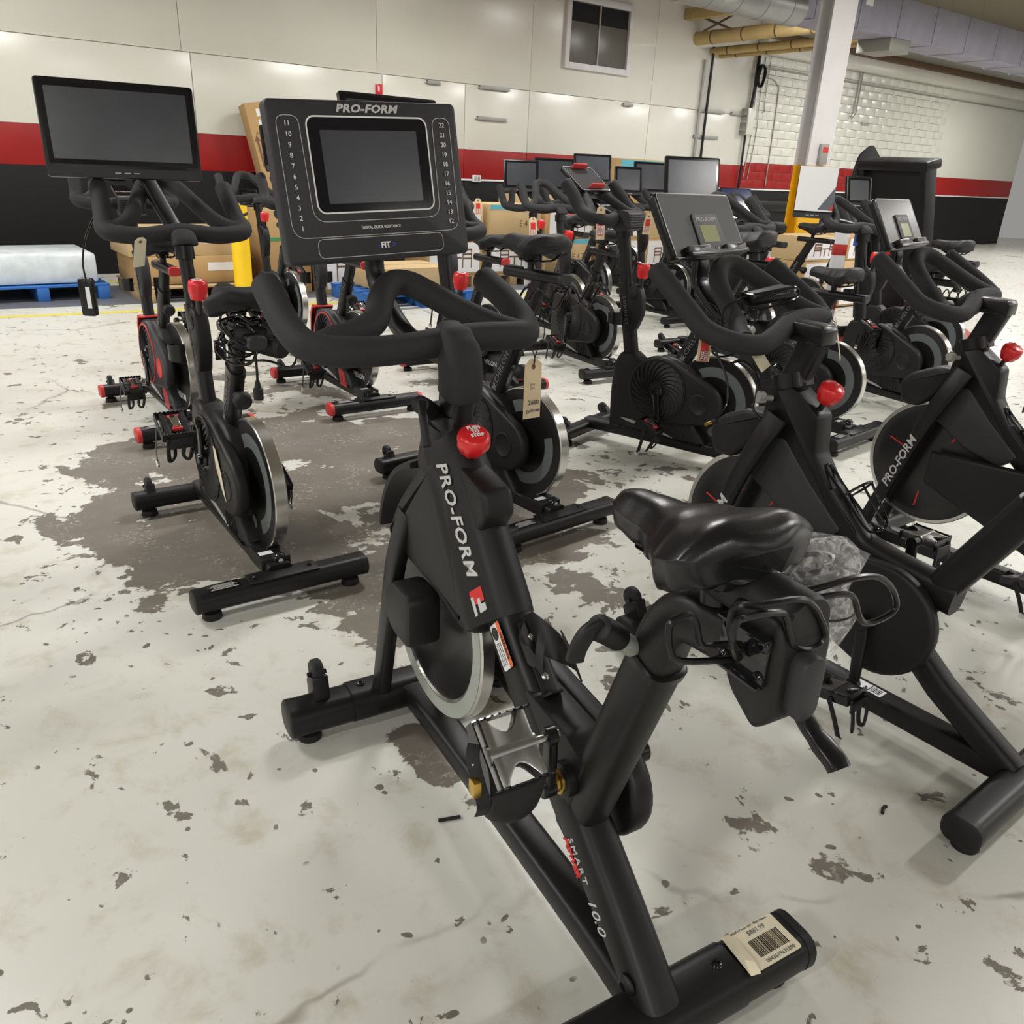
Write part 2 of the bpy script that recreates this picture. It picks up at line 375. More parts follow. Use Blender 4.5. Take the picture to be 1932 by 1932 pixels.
def pedal(par, c, yin, tilt=0, m='alu', cage='toe', sg=1):
    """pedal body centred at c, spindle enters at y=yin (towards the bike)"""
    c = V(c); u = V((cos(tilt), 0, sin(tilt))); v = V((-sin(tilt), 0, cos(tilt)))
    def body(g):
        arc = lambda s_: [(s_*(.046-.024*sin(pi*k/8)), -s_*(-.024+.048*k/8)) for k in range(9)]
        poly = [(-.046, -.034), (.046, -.034)]+[(q[0], q[1]) for q in reversed(arc(1))]+[(.046, .034), (-.046, .034)]+[(q[0], q[1]) for q in reversed(arc(-1))]
        g.prism(poly, -.012, .012, .003, o=c, u=u, v=Y, w=v)
        g.tube([c+Y*-.036, c+Y*.036], .0135, 14)
    p = part('pedal', m, par, body, loc=c)
    part('spindle', 'steel', p, lambda g: g.tube([c, V((c.x, yin, c.z))], .006, 10))
    def teeth(g):
        for e in (-1, 1):
            pts = []
            for k in range(17):
                yy = -.045+.09*k/16; pts.append((yy, .012+(.004 if k % 2 else 0)))
            poly = [(-.045, -.012)]+[(.045, -.012)]+list(reversed(pts))
            g.prism(poly, e*.047-.001, e*.047+.001, 0, o=c, u=Y, v=v, w=u)
        g.prism(fillet([(-.048, -.012), (.048, -.012), (.048, .012), (-.048, .012)], .003, 2), sg*.044-.0012, sg*.044+.0012, 0, o=c, u=u, v=v, w=Y)
    part('pedal_cage', 'gloss' if m == 'alu' else 'plastic', p, teeth)
    if m != 'alu':
        part('cleat_clip', 'redcap', p, lambda g: (g.prism(fillet([(-.03, -.016), (-.008, -.006), (.008, -.006), (.03, -.018), (.03, .018), (.008, .006), (-.008, .006), (-.03, .016)], .005, 2), .006, .017, .002, o=c, u=u, v=Y, w=v)))
        part('cleat_plate', 'chrome', p, lambda g: g.prism(fillet([(-.022, -.01), (.024, -.012), (.024, .012), (-.022, .01)], .004, 2), .015, .021, .002, o=c, u=u, v=Y, w=v))
    if cage == 'toe':           # hanging toe cup: swings down when nobody rides
        def cup(g):
            rings = []
            d = v*-1; outw = u*-1
            for i in range(9):
                t = i/8; hw = .043*(1-.15*t)*(1 if t < .6 else max(.25, 1-((t-.6)/.4)**2*.8)); dep = .004+.022*sin(pi*min(t*1.1, 1))
                cc = c+d*(.014+.095*t)+outw*(.046+.012*sin(pi*t))
                R = []
                for k in range(13):
                    a = pi*(k/12); R.append(cc+Y*(hw*cos(a))+outw*(dep*sin(a)))
                for k in range(12, -1, -1):
                    a = pi*(k/12); R.append(cc+Y*((hw-.003)*cos(a))+outw*((dep-.003)*sin(a)-.0015))
                rings.append(R)
            g.loft(rings)
        part('toe_cup', 'rubber', p, cup)
        part('toe_strap', 'rubber', p, lambda g: g.tube(cr([c+Y*(sg*.05)+u*.02+v*.01, c+Y*(sg*.058)+v*.006, c+Y*(sg*.054)-u*.05-v*.02, c+Y*(sg*.048)-u*.06-v*.06], 5), (.001, .009), 8, up=u))
        part('strap_buckle', 'brass', p, lambda g: g.box(c+Y*(sg*.062)-u*.03-v*.008, (.016, .012, .024), .002))
        text('L', .014, c+Y*(sg*.0605)+v*.004-u*.006, -u if sg > 0 else u, v, 'white', p)
    elif cage == 'small':
        def cg(g):
            for e in (-1, 1):
                g.tube(cr([c+Y*(e*.03)-u*.05, c+Y*(e*.032)-u*.055-v*.04, c+Y*(e*.026)-u*.05-v*.085, c+Y*(e*.012)-u*.045-v*.075, c+Y*(e*.012)-u*.045-v*.04], 4), (.006, .0035), 8, up=u)
            g.box(c-u*.052-v*.02, (.008, .07, .03), .003)
            g.tube(cr([c+Y*(sg*.05), c+Y*(sg*.056)-u*.02-v*.05, c+Y*(sg*.055)-u*.03-v*.1], 4), (.0012, .007), 8, up=u)
        part('toe_cage', 'plastic', p, cg)
        part('strap_buckle', 'chrome', p, lambda g: g.box(c+Y*(sg*.055)-u*.03-v*.105, (.018, .008, .02), .002))
    return p
def crank(root, hub, y, ang, L=.165, sg=1, pm='alu', cage='toe', tilt=0, m='smooth', ps=1.0):
    """arm pointing along ang (0 = forward, 90 up)"""
    hub = V(hub); d = V((cos(ang), 0, sin(ang))); e = hub+d*L
    def f(g):
        sec = sup(3, 16)
        pts = [hub+Y*y, hub+Y*(y+sg*.004)+d*L*.5, e+Y*(y+sg*.012)]
        g.tube(cr(pts, 4), [(.019-.006*k/8, .009) for k in range(9)], sec=sec, up=Y)
        g.lathe([(.018, -.012), (.021, -.01), (.021, .01), (.017, .014), (.0001, .014)], hub+Y*y, Y*sg, 18)
        g.lathe([(.014, -.008), (.016, -.006), (.016, .01), (.012, .012), (.0001, .012)], e+Y*(y+sg*.012), Y*sg, 16)
    c = part('crank_arm', m, root, f, loc=hub)
    if pm: pedal(c, e+Y*(y+sg*.065*ps+sg*.01), e.y+y+sg*.012, tilt, pm, cage, sg).scale = (ps,)*3
    return c

# ------------------------------------------------------------------ the large bike in front
def main_bike():
    B = thing('exercise_bike', 'large black exercise bike in front with big numbered console and red push to stop knob', 'exercise bike', (.2595, .9455, 0), rad(120.69), 'indoor cycling bikes')
    dT = V((-.62, 0, -.785)).normalized()
    # --- feet
    fs = stabilizer(B, 'front_stabilizer', 1.0, .325, .098, .03, .11)
    rs = stabilizer(B, 'rear_stabilizer', -.03, .33, .1, .03, .105)
    for st, x, zt in ((fs, 1.0, .11), (rs, -.03, .105)):
        part('center_sleeve', 'frame', st, lambda g: g.tube([(x, -.165, zt/2+.016), (x, .165, zt/2+.016)], (.052, .0425), sec=[(q[0]/.052, q[1]/.0425) for q in rrect(.104, .085, .034, 5)]))
        for sg in (-1, 1): bolt(st, (x+.004, sg*.132, zt+.003), Z, .009)
    for sg in (-1, 1): transport_wheel(fs, (1.03, sg*.235, .155), .031, .028, lean=V((.25, 0, .968)), h=.06)
    # price label on the rear foot
    lb = part('price_label', 'cream', rs, lambda g: g.prism(fillet([(-.065, -.04), (.055, -.04), (.055, .04), (-.05, .04), (-.065, .02)], .006, 2), 0, .0006, 0, o=(-.03, -.24, .1052), u=-Y, v=X, w=Z))
    part('peeled_corner', 'cream', rs, lambda g: g.loft([[V((-.03, -.24, .1058))+(-Y)*a+X*b+Z*c for a, b, c in ((-.072, -.042, .004), (-.05, -.044, .0), (-.052, -.03, .012), (-.068, -.02, .016))], [V((-.03, -.24, .1058))+(-Y)*a+X*b+Z*c for a, b, c in ((-.066, .038, .004), (-.048, .04, .0), (-.045, .02, .008), (-.06, .01, .014))]]))
    def bars(g):
        x = -.035; k = 0
        rnd = random.Random(3)
        while x < .035:
            wdt = rnd.choice((.0008, .0012, .002)); g.box((-.035, -.24-.008-x, .1060), (.034, wdt, .0003), 0); x += wdt+rnd.choice((.0009, .0014))
    part('barcode', 'smooth', lb, bars)
    text('$881.99', .013, (-.006, -.245, .106), -Y, X, 'dimprint', lb)
    text('SMART Power 10.0 - Black Home...', .0062, (.006, -.24, .106), -Y, X, 'dimprint', lb)
    text('0043619631890', .0105, (-.062, -.25, .106), -Y, X, 'dimprint', lb)
    # --- rail and main tube
    part('bottom_rail', 'frame', B, lambda g: g.tube(cr([(.98, 0, .078), (.8, 0, .085), (.45, 0, .085), (.15, 0, .082), (.0, 0, .07)], 5), (.036, .027), sec=SQ))
    def spine(g):
        P = [(.775, 0, .87), (.70, 0, .775), (.51, 0, .556), (.34, 0, .40), (.2, 0, .285), (.09, 0, .195), (.02, 0, .135), (-.035, 0, .085)]
        p = cr(P, 5); n = len(p)
        g.tube(p, [(.034+.006*min(1, i/12), .046-.014*max(0, (i/n-.5)/.5)) for i in range(n)], sec=SQ3)
    part('main_tube', 'frame', B, spine)
    bolt(B.children[-1], (.0, .041, .135), Y, .014, 'frame')
    part('gusset_plate', 'frame', B, lambda g: g.prism(fillet([(.41, .475), (.23, .46), (.175, .44), (.215, .30), (.26, .29), (.44, .43)], .01), -.036, .036, .006))
    # --- plastic cover over the wheel
    cov = part('wheel_cover', 'plastic', B, lambda g: g.prism(fillet([(.76, .80), (.83, .735), (.90, .665), (.945, .60), (.965, .545), (.90, .52), (.80, .515), (.69, .507), (.62, .49), (.57, .48), (.525, .505), (.535, .55), (.60, .65), (.68, .765), (.72, .805)], [.03, .08, .08, .08, .02, .05, .08, .08, .05, .03, .03, .02, .05, .05, .02], 5), -.074, .074, .04, nb=5), ang=60)
    # faceted ridge with the printed name
    nb = V((.785, 0, -.62)); nb = V((-.785, 0, .62)).normalized()
    path = [V((.745, 0, .84)), V((.615, 0, .68)), V((.503, 0, .542))]
    ax = (path[2]-path[0]).normalized(); bk = V((ax.z, 0, -ax.x)); bk = bk if bk.z > 0 else -bk
    def ridge(g):
        rings = []
        for i, (p, s) in enumerate(((path[0], .82), (path[0]*.9+path[1]*.1, .95), (path[1], 1.0), (path[2]*.85+path[1]*.15, 1.06), (path[2], 1.03))):
            sec = fillet([(-.06, .05), (.0, .056), (.052, .03), (.058, -.0), (.058, -.03), (.052, -.03), (-.052, -.03)][::1], .012, 3) if 0 else fillet([(-.06, -.07), (-.03, -.07), (.040, -.036), (.053, -.012), (.053, .012), (.040, .036), (-.03, .07), (-.06, .07)], .01, 3)
            rings.append([p+bk*(a*s)+Y*(b*s) for a, b in sec])
        g.loft(rings)
    rd = part('neck_cover', 'plastic', B, ridge)
    # chamfer plane between (-.005,.056) and (.040,.032)
    e = (bk*(.040+.03)+Y*(.036-.07)).normalized(); nrm = (bk*.034+Y*.07).normalized()
    c0 = bk*.006+Y*.0525+nrm*.0016
    mid = path[0].lerp(path[2], .445)+c0
    text('PRO-FORM', .036, mid, ax, e, 'silver', rd, wid=1.24, shear=.25, bold=.0008, space=1.1)
    lg = path[0].lerp(path[2], .885)+c0*1.03
    part('logo_red', 'redprint', rd, lambda g: g.prism(fillet([(-.022, -.016), (.006, -.016), (.002, .016), (-.026, .016)], .003), 0, .0006, 0, o=lg, u=ax, v=e, w=nrm))
    part('logo_grey', 'silver', rd, lambda g: (g.prism(fillet([(-.004, -.002), (.024, -.002), (.02, .016), (.006, .016), (.007, .006), (-.006, .006)], .002), 0, .0008, 0, o=lg, u=ax, v=e, w=nrm), g.prism([(-.01, -.016), (.027, -.016), (.025, -.009), (-.011, -.009)], 0, .0008, 0, o=lg, u=ax, v=e, w=nrm)))
    # front mud guard wing
    def fender(g):
        rings = []
        for k in range(13):
            a = rad(72-62*k/12); R = .305+.02*(k/12); c = V((.775, 0, .455)); p = c+V((cos(a), 0, sin(a)))*R; q = c+V((cos(a), 0, sin(a)))*(R-.012); wd = .05-.012*(k/12)
            rings.append([p+Y*wd, p+Y*wd*.5+V((cos(a), 0, sin(a)))*.006, p-Y*wd*.5+V((cos(a), 0, sin(a)))*.006, p-Y*wd, q-Y*wd, q+Y*wd])
        g.loft(rings)
    part('front_guard', 'plastic', B, fender)
    # --- flywheel and its fork
    fw = part('flywheel', 'disc', B, lambda g: g.lathe([(.03, -.006), (.19, -.006), (.2, -.008), (.2, .02), (.19, .016), (.12, .012), (.03, .012)], (.80, 0, .40), Y, 56), loc=(.80, 0, .40))
    part('flywheel_rim', 'steel', fw, lambda g: g.loft([[V((.80, 0, .40))+V((cos(2*pi*k/64), 0, sin(2*pi*k/64)))*r+Y*h for k in range(64)] for r, h in ((.198, .022), (.203, .026), (.240, .026), (.245, .022), (.245, -.004), (.24, -.008), (.198, -.008))], closed=True))
    part('painted_ring', 'ringgrey', fw, lambda g: g.loft([[V((.80, 0, .40))+V((cos(2*pi*k/64), 0, sin(2*pi*k/64)))*r+Y*h for k in range(64)] for r, h in ((.206, .0255), (.206, .0270), (.239, .0270), (.239, .0255))], closed=True))
    for sg in (1, -1):
        part('fork_leg', 'frame', B, lambda g: g.tube(cr([(.99, sg*.082, .075), (.945, sg*.086, .22), (.90, sg*.088, .37), (.868, sg*.084, .52), (.85, sg*.06, .64)], 4), (.017, .027), sec=SQ, up=X))
    def housing(g):
        g.prism(fillet([(-.075, -.062), (.03, -.062), (.07, -.03), (.07, .03), (.03, .068), (-.075, .068)], .03, 4), .036, .115, .012, o=(.80, 0, .425))
    part('brake_housing', 'plastic', B, housing)
    # --- belt guard on the far side
    def guard(g):
        a, b = V((.25, .318)), V((.80, .40)); ra, rb = .104, .075; P = []
        th = math.atan2(b.y-a.y, b.x-a.x); d = (b-a).length; ph = math.acos((ra-rb)/d)
        for k in range(17): t = th+ph+(2*pi-2*ph)*k/16; P.append((a.x+ra*cos(t), a.y+ra*sin(t)))
        for k in range(17): t = th-ph+2*ph*k/16; P.append((b.x+rb*cos(t), b.y+rb*sin(t)))
        g.prism(P, -.108, -.058, .012)
    part('belt_guard', 'frame', B, guard, ang=50)
    # --- cranks
    ca = math.atan2(.122, -.02)
    crank(B, (.22, 0, .385), .078, ca, .124, 1, 'alu', 'toe', rad(38), 'smooth', 1.18)
    crank(B, (.22, 0, .385), -.12, ca+pi, .124, -1, None, None, 0, 'smooth')
    part('crank_bearing', 'brass', B, lambda g: g.lathe([(.022, .03), (.022, .058), (.017, .06), (.017, .066), (.0001, .066)], (.22, 0, .385), Y, 20))
    part('bearing_shell', 'frame', B, lambda g: g.lathe([(.032, -.06), (.032, .05), (.028, .053), (.001, .053)], (.22, 0, .385), Y, 24))
    # --- head tube, stem, handlebar
    ht = part('head_tube', 'plastic', B, lambda g: g.tube([(.77, 0, .862), (.785, 0, .77), (.77, 0, .70)], [(.05, .05), (.056, .062), (.05, .06)], sec=SQ3, up=X))
    part('head_collar', 'smooth', ht, lambda g: g.tube([(.764, 0, .89), (.766, 0, .875), (.768, 0, .855)], [(.038, .05), (.043, .055), (.045, .056)], sec=SQ3, up=X))
    sp = part('handlebar_post', 'frame', B, lambda g: g.tube([(.735, 0, .95), (.75, 0, .88), (.77, 0, .80)], (.028, .038), sec=SQ3, up=X))
    part('stem', 'foam', B, lambda g: g.tube(cr([(.79, .0, 1.035), (.765, 0, 1.028), (.738, 0, 1.0), (.73, 0, .955), (.735, 0, .925)], 4), [(.03, .03)]*4+[(.036, .036)]*3+[(.039, .041)]*9+[(.036, .039)], sec=SQ3, up=X))
    hb = part('handlebar', 'foam', B, lambda g: g.tube(cr([(1.005, .298, 1.108), (.95, .298, 1.085), (.87, .293, 1.047), (.81, .275, 1.025), (.775, .215, 1.018), (.765, .12, 1.018), (.775, .02, 1.025), (.785, -.06, 1.028), (.785, -.14, 1.026), (.80, -.185, 1.026), (.85, -.205, 1.045), (.93, -.205, 1.078), (1.02, -.2, 1.108)], 5), .029, 16, dome=.012), ang=60)
    part('loop_bar', 'foam', hb, lambda g: g.tube(cr([(.80, .262, 1.022), (.835, .22, 1.028), (.86, .165, 1.035), (.90, .11, 1.05), (.965, .07, 1.085), (1.0, .035, 1.105), (1.005, -.005, 1.105), (.975, -.04, 1.088), (.92, -.09, 1.058), (.86, -.14, 1.035), (.80, -.175, 1.026)], 5), .0275, 16), ang=60)
    cl = part('post_clamp', 'plastic', B, lambda g: g.tube([(.775, .04, .885), (.752, .062, .902), (.73, .086, .917)], .018, 14, dome=.003))
    part('clamp_lever', 'plastic', cl, lambda g: g.tube(cr([(.73, .085, .917), (.70, .092, .895), (.675, .097, .85)], 4), (.008, .012), sec=SQ3))
    # --- console
    con_t, cy_, cro = .169, .084, .047
    rt = -Y*cos(cy_)+X*sin(cy_); bkv = X*cos(cy_)+Y*sin(cy_); up = Z*cos(con_t)+bkv*sin(con_t)
    rt, up = rt*cos(cro)+up*sin(cro), up*cos(cro)-rt*sin(cro); nn = rt.cross(up)
    CO = V((1.101, .027, 1.304)); W, H = .436, .318
    con = part('console', 'char', B, lambda g: g.prism(rrect(W, H, .012, 4), -.034, 0, .006, o=CO, u=rt, v=up, w=nn), loc=CO)
    part('console_back', 'plastic', con, lambda g: g.prism(rrect(.26, .2, .03, 4), -.06, -.03, .01, o=CO-up*.03, u=rt, v=up, w=nn))
    so = CO+up*.034
    part('screen_bezel', 'white', con, lambda g: outline(g, rrect(.276, .186, .018, 6), .0032, .0012, so, rt, up))
    sc = part('screen_glass', 'screen', con, lambda g: g.prism(rrect(.272, .182, .016, 6), -.002, .0008, 0, o=so, u=rt, v=up, w=nn))
    part('display', 'lcd', sc, lambda g: g.prism(rrect(.222, .142, .001, 1), .0008, .0014, 0, o=so-up*.004, u=rt, v=up, w=nn))
    def lines(g):
        # frame that runs round the number columns and under the screen
        out = fillet([(-.2, .128), (-.153, .128), (-.150, -.076), (.150, -.076), (.154, .128), (.197, .128), (.197, -.106), (-.2, -.106)], [.018, .018, .03, .03, .018, .018, .03, .03], 6)
        outline(g, out, .0012, .001, CO, rt, up)
        outline(g, [(q[0], q[1]-.129) for q in rrect(.3, .038, .012, 5)], .0012, .001, CO, rt, up)
    part('printed_lines', 'silver', con, lines)
    for i in range(11):
        f = i/10
        text(str(11-i), .0135, CO+rt*(-.178+.0*f)+up*(.113-.2*f)+nn*.0012, rt, up, 'white', con, name='number')
        text(str(22-i), .0135, CO+rt*.177+up*(.113-.2*f)+nn*.0012, rt, up, 'white', con, name='number')
    text('PRO-FORM', .021, CO+up*.142+nn*.0012, rt, up, 'silver', con, wid=1.3, shear=.25, bold=.0008, space=1.05)
    text('DIGITAL QUICK RESISTANCE', .0085, CO-up*.091+nn*.0012, rt, up, 'white', con, wid=.85)
    text('FIT', .017, CO-up*.129+rt*.005+nn*.0012, rt, up, 'white', con, bold=.0006)
    text('i', .017, CO-up*.129-rt*.011+nn*.0012, rt, up, 'blue', con)
    text('>', .019, CO-up*.129+rt*.025+nn*.0012, rt, up, 'blue', con)
    part('console_arm', 'frame', B, lambda g: g.tube(cr([CO-nn*.045-up*.1, CO-nn*.06-up*.19, V((1.06, .02, 1.05)), V((.97, .01, 1.0)), V((.85, .0, .99)), V((.77, 0, .995))], 5), .022, 14))
    # --- resistance knob
    rb = part('knob_block', 'plastic', B, lambda g: g.prism(fillet([(.705, .845), (.665, .805), (.565, .785), (.548, .74), (.60, .665), (.73, .79)], .012), -.034, .034, .012, nb=3), ang=50)
    kx = V((-.42, .06, .9)).normalized(); kb = V((.683, 0, .775)); kt = kb+V((-.03, .01, .075))
    part('knob_rod', 'gloss', rb, lambda g: g.tube([kb, kt], .0075, 12))
    kn = part('stop_knob', 'red', rb, lambda g: knob_head(g, kt, kx, .033, .046, 8), ang=50)
    kr = -Y; ku = kx.cross(kr).normalized(); ku = ku if ku.z > 0 else -ku
    for t_, dy in (('PUSH', .0105), ('TO', 0), ('STOP', -.0105)):
        text(t_, .0115, kt+kx*.0348+ku*dy, kr, ku, 'white', kn, bold=.0004)
    # --- bottle holder on the back of the main tube
    ap = V((.34, 0, .40)); aq = V((.51, 0, .556)); ta = (aq-ap).normalized(); tb = V((-ta.z, 0, ta.x)); c0 = ap.lerp(aq, .56)+tb*.05
    bh = part('bottle_holder', 'plastic', B, lambda g: g.prism(fillet([(-.085, -.016), (.06, -.016), (.06, .016), (-.085, .016)], .006), -.002, .004, .001, o=c0, u=ta, v=Y, w=tb))
    def prong(sg, hi, reach):
        def f(g):
            rings = []; n = 16
            for k in range(n+1):
                a = rad(-90+sg*(4+reach*k/n)); q = k/n
                c = c0+ta*(-.01+.0*sg)+tb*.045
                top = -.055+hi*(.35+.65*q**.8 if q < .75 else 1-.5*((q-.75)/.25)); bot = -.055+(.03+.04*q if sg < 0 else .022+.035*q)+.0
                p = c+(tb*sin(a)+Y*cos(a))*.041; r_ = c+(tb*sin(a)+Y*cos(a))*.038
                t1, t0 = -ta*(top-.0), -ta*max(-.08, top-.03-.02*(1-q)-(.06 if sg < 0 else 0)*(1-q))
                rings.append([p+t1, r_+t1, r_+t0, p+t0])
            g.loft(rings)
        return f
    part('holder_arm', 'plastic', bh, prong(1, .10, 150))
    part('holder_arm', 'plastic', bh, prong(-1, .13, 140))
    part('holder_foot', 'plastic', bh, lambda g: g.prism(fillet([(-.02, 0), (.02, 0), (.016, .03), (-.016, .03)], .005), .082, .086, 0, o=c0, u=Y, v=tb, w=-ta))
    for q in (.028, -.05): bolt(bh, c0+ta*q+tb*.004, tb, .006, 'steel')
    # warning label and model lettering on the left side of the main tube
    wl0 = V((.452, .0425, .518))
    u2 = (ap-aq).normalized(); v2 = V((-u2.z, 0, u2.x)); v2 = v2 if v2.z > 0 else -v2; v2 = v2
    wl = part('warning_label', 'paper', B, lambda g: g.prism(fillet([(-.045, -.021), (.045, -.021), (.045, .021), (-.045, .021)], .004, 2), 0, .0006, 0, o=wl0, u=u2, v=v2, w=Y))
    part('label_band', 'orange', wl, lambda g: g.prism(fillet([(-.045, .009), (.045, .009), (.045, .021), (-.045, .021)], .002, 2), .0006, .001, 0, o=wl0, u=u2, v=v2, w=Y))
    text('WARNING', .0105, wl0+v2*.015+u2*.004+Y*.0012, u2, v2, 'smooth', wl, bold=.0003)
    part('label_ring', 'smooth', wl, lambda g: outline(g, [(.012*cos(2*pi*k/24)*1.2, .012*sin(2*pi*k/24)) for k in range(24)], .002, -.0012, wl0-u2*.026-v2*.006, u2, V(v2)*-1) if 0 else g.lathe([(.010, .0006), (.010, .0012), (.013, .0012), (.013, .0006)], wl0-u2*.027-v2*.006, Y, 24))
    for i_ in range(3): text('Keep hands and feet clear', .0055, wl0+u2*.014+v2*(.002-.0075*i_)+Y*.0008, u2, v2, 'dimprint', wl, wid=.8)
    u3 = V((-.7, 0, -.66)).normalized(); v3 = V((-u3.z, 0, u3.x)); v3 = v3 if v3.z > 0 else -v3
    lt = V((.128, .0405, .21))
    mt = [c for c in B.children if c.name.startswith('main_tube')][0]
    text('SMART', .022, lt-u3*.052+v3*.006, u3, v3, 'silver', mt, space=1.25)
    text('POWER', .02, lt-u3*.06-v3*.012, u3, v3, 'redprint', mt, bold=.001, shear=.2)
    text('10.0', .036, lt+u3*.04+v3*.003, u3, v3, 'silver', mt, shear=.2)
    # --- seat tube, seat post, saddle
    st = part('seat_tube', 'frame', B, lambda g: g.tube([(.225, 0, .26), (.152, 0, .48), (.078, 0, .70)], (.034, .041), sec=SQ3, up=X))
    part('seat_tube_collar', 'smooth', st, lambda g: g.tube([(.081, 0, .69), (.077, 0, .703), (.0755, 0, .707)], [(.0365, .044), (.0375, .045), (.034, .041)], sec=SQ3, up=X))
    sp2 = part('seat_post', 'frame', B, lambda g: g.tube(cr([(.10, 0, .63), (.078, 0, .70), (.062, 0, .755), (.03, 0, .798), (-.02, 0, .81), (-.10, 0, .815), (-.14, 0, .815)], 5), (.031, .037), sec=SQ3, up=X))
    lv = part('seat_clamp', 'plastic', st, lambda g: g.tube([(.09, .066, .746), (.082, .09, .766), (.077, .112, .782)], .019, 16, dome=.003))
    part('clamp_neck', 'ringgrey', lv, lambda g: g.tube([(.10, .028, .715), (.088, .076, .752)], .0155, 14))
    part('clamp_lever', 'plastic', lv, lambda g: g.tube(cr([(.077, .108, .785), (.079, .128, .776), (.081, .14, .754), (.082, .143, .736)], 4), (.008, .013), sec=SQ3))
    cg = part('seat_carriage', 'plastic', B, lambda g: g.prism(fillet([(-.07, .86), (-.085, .795), (-.10, .772), (-.143, .742), (-.168, .768), (-.166, .86), (-.155, .895), (-.085, .895)], .01), -.042, .042, .008, nb=3), ang=50)
    part('end_pad', 'char', cg, lambda g: g.prism(rrect(.038, .086, .018, 5), .158, .188, .005, o=(0, .006, .815), u=Y, v=Z, w=-X))
    part('slider_barrel', 'plastic', cg, lambda g: g.tube([(-.02, 0, .888), (-.155, 0, .888), (-.162, 0, .888)], [(.036, .034), (.036, .034), (.033, .031)], 20))
    part('slider_lever', 'smooth', cg, lambda g: g.tube(cr([(-.15, -.018, .775), (-.178, -.02, .748), (-.215, -.022, .73), (-.226, -.022, .722)], 4), [(.012, .008)]*6+[(.015, .009)]*7, sec=SQ3, up=X))
    br = part('rack_plate', 'gloss', cg, lambda g: (g.box((-.115, .045, .84), (.075, .006, .065), .002), g.box((-.115, .051, .809), (.075, .014, .004), .001), g.box((-.115, .051, .871), (.075, .014, .004), .001)))
    for dx, dz in ((-.03, .022), (.025, .022), (-.03, -.022), (.025, -.022)): bolt(br, (-.115+dx, .048, .84+dz), Y, .007)
    def wire(g, pts, r=.0042): g.tube(cr(pts, 4, True), r, 8, closed=True)
    part('dumbbell_rack', 'smooth', cg, lambda g: wire(g, [(-.12, .168, .913), (-.12, .146, .914), (-.12, .135, .903), (-.12, .124, .875), (-.12, .111, .866), (-.12, .06, .854), (-.12, .054, .838), (-.12, .069, .836), (-.12, .148, .856), (-.12, .166, .876), (-.12, .172, .901)]))
    part('dumbbell_rack', 'smooth', cg, lambda g: wire(g, [(-.125, .064, .845), (-.13, .072, .845), (-.155, .112, .89), (-.165, .122, .922), (-.165, .108, .925), (-.165, .059, .919), (-.165, .046, .91), (-.165, .036, .89), (-.165, .021, .866), (-.165, -.003, .856), (-.165, -.022, .859), (-.165, -.026, .872), (-.165, -.01, .897), (-.165, .006, .915), (-.165, .029, .928), (-.16, .082, .932), (-.145, .105, .925), (-.125, .085, .88)]))
    part('dumbbell_rack', 'smooth', cg, lambda g: wire(g, [(-.12, -.03, .889), (-.13, -.06, .893), (-.13, -.10, .887), (-.13, -.118, .876), (-.13, -.134, .85), (-.13, -.15, .834), (-.13, -.171, .83), (-.13, -.2, .834), (-.13, -.209, .845), (-.13, -.196, .868), (-.13, -.175, .887), (-.13, -.15, .9), (-.13, -.11, .907), (-.125, -.06, .904), (-.115, -.03, .895)]))
    part('rack_stub', 'smooth', cg, lambda g: g.tube([(-.118, .05, .845), (-.12, .058, .848)], .006, 8))
    part('rack_stub', 'smooth', cg, lambda g: g.tube([(-.115, -.028, .892), (-.11, .02, .885)], .0045, 8))
    sd = saddle(B, -.098, .192, .225, .937, .985, m='leather', skirt=.085)
    part('saddle_base', 'plastic', sd, lambda g: g.prism(fillet([(-.075, .915), (.0, .9), (.10, .89), (.10, .878), (.0, .878), (-.075, .893)], .008), -.05, .05, .008))
    part('saddle_clamp', 'smooth', sd, lambda g: (g.tube([(-.02, 0, .845), (-.01, 0, .9)], (.022, .026), 14), g.box((.0, 0, .895), (.06, .05, .02), .004)))
    return B
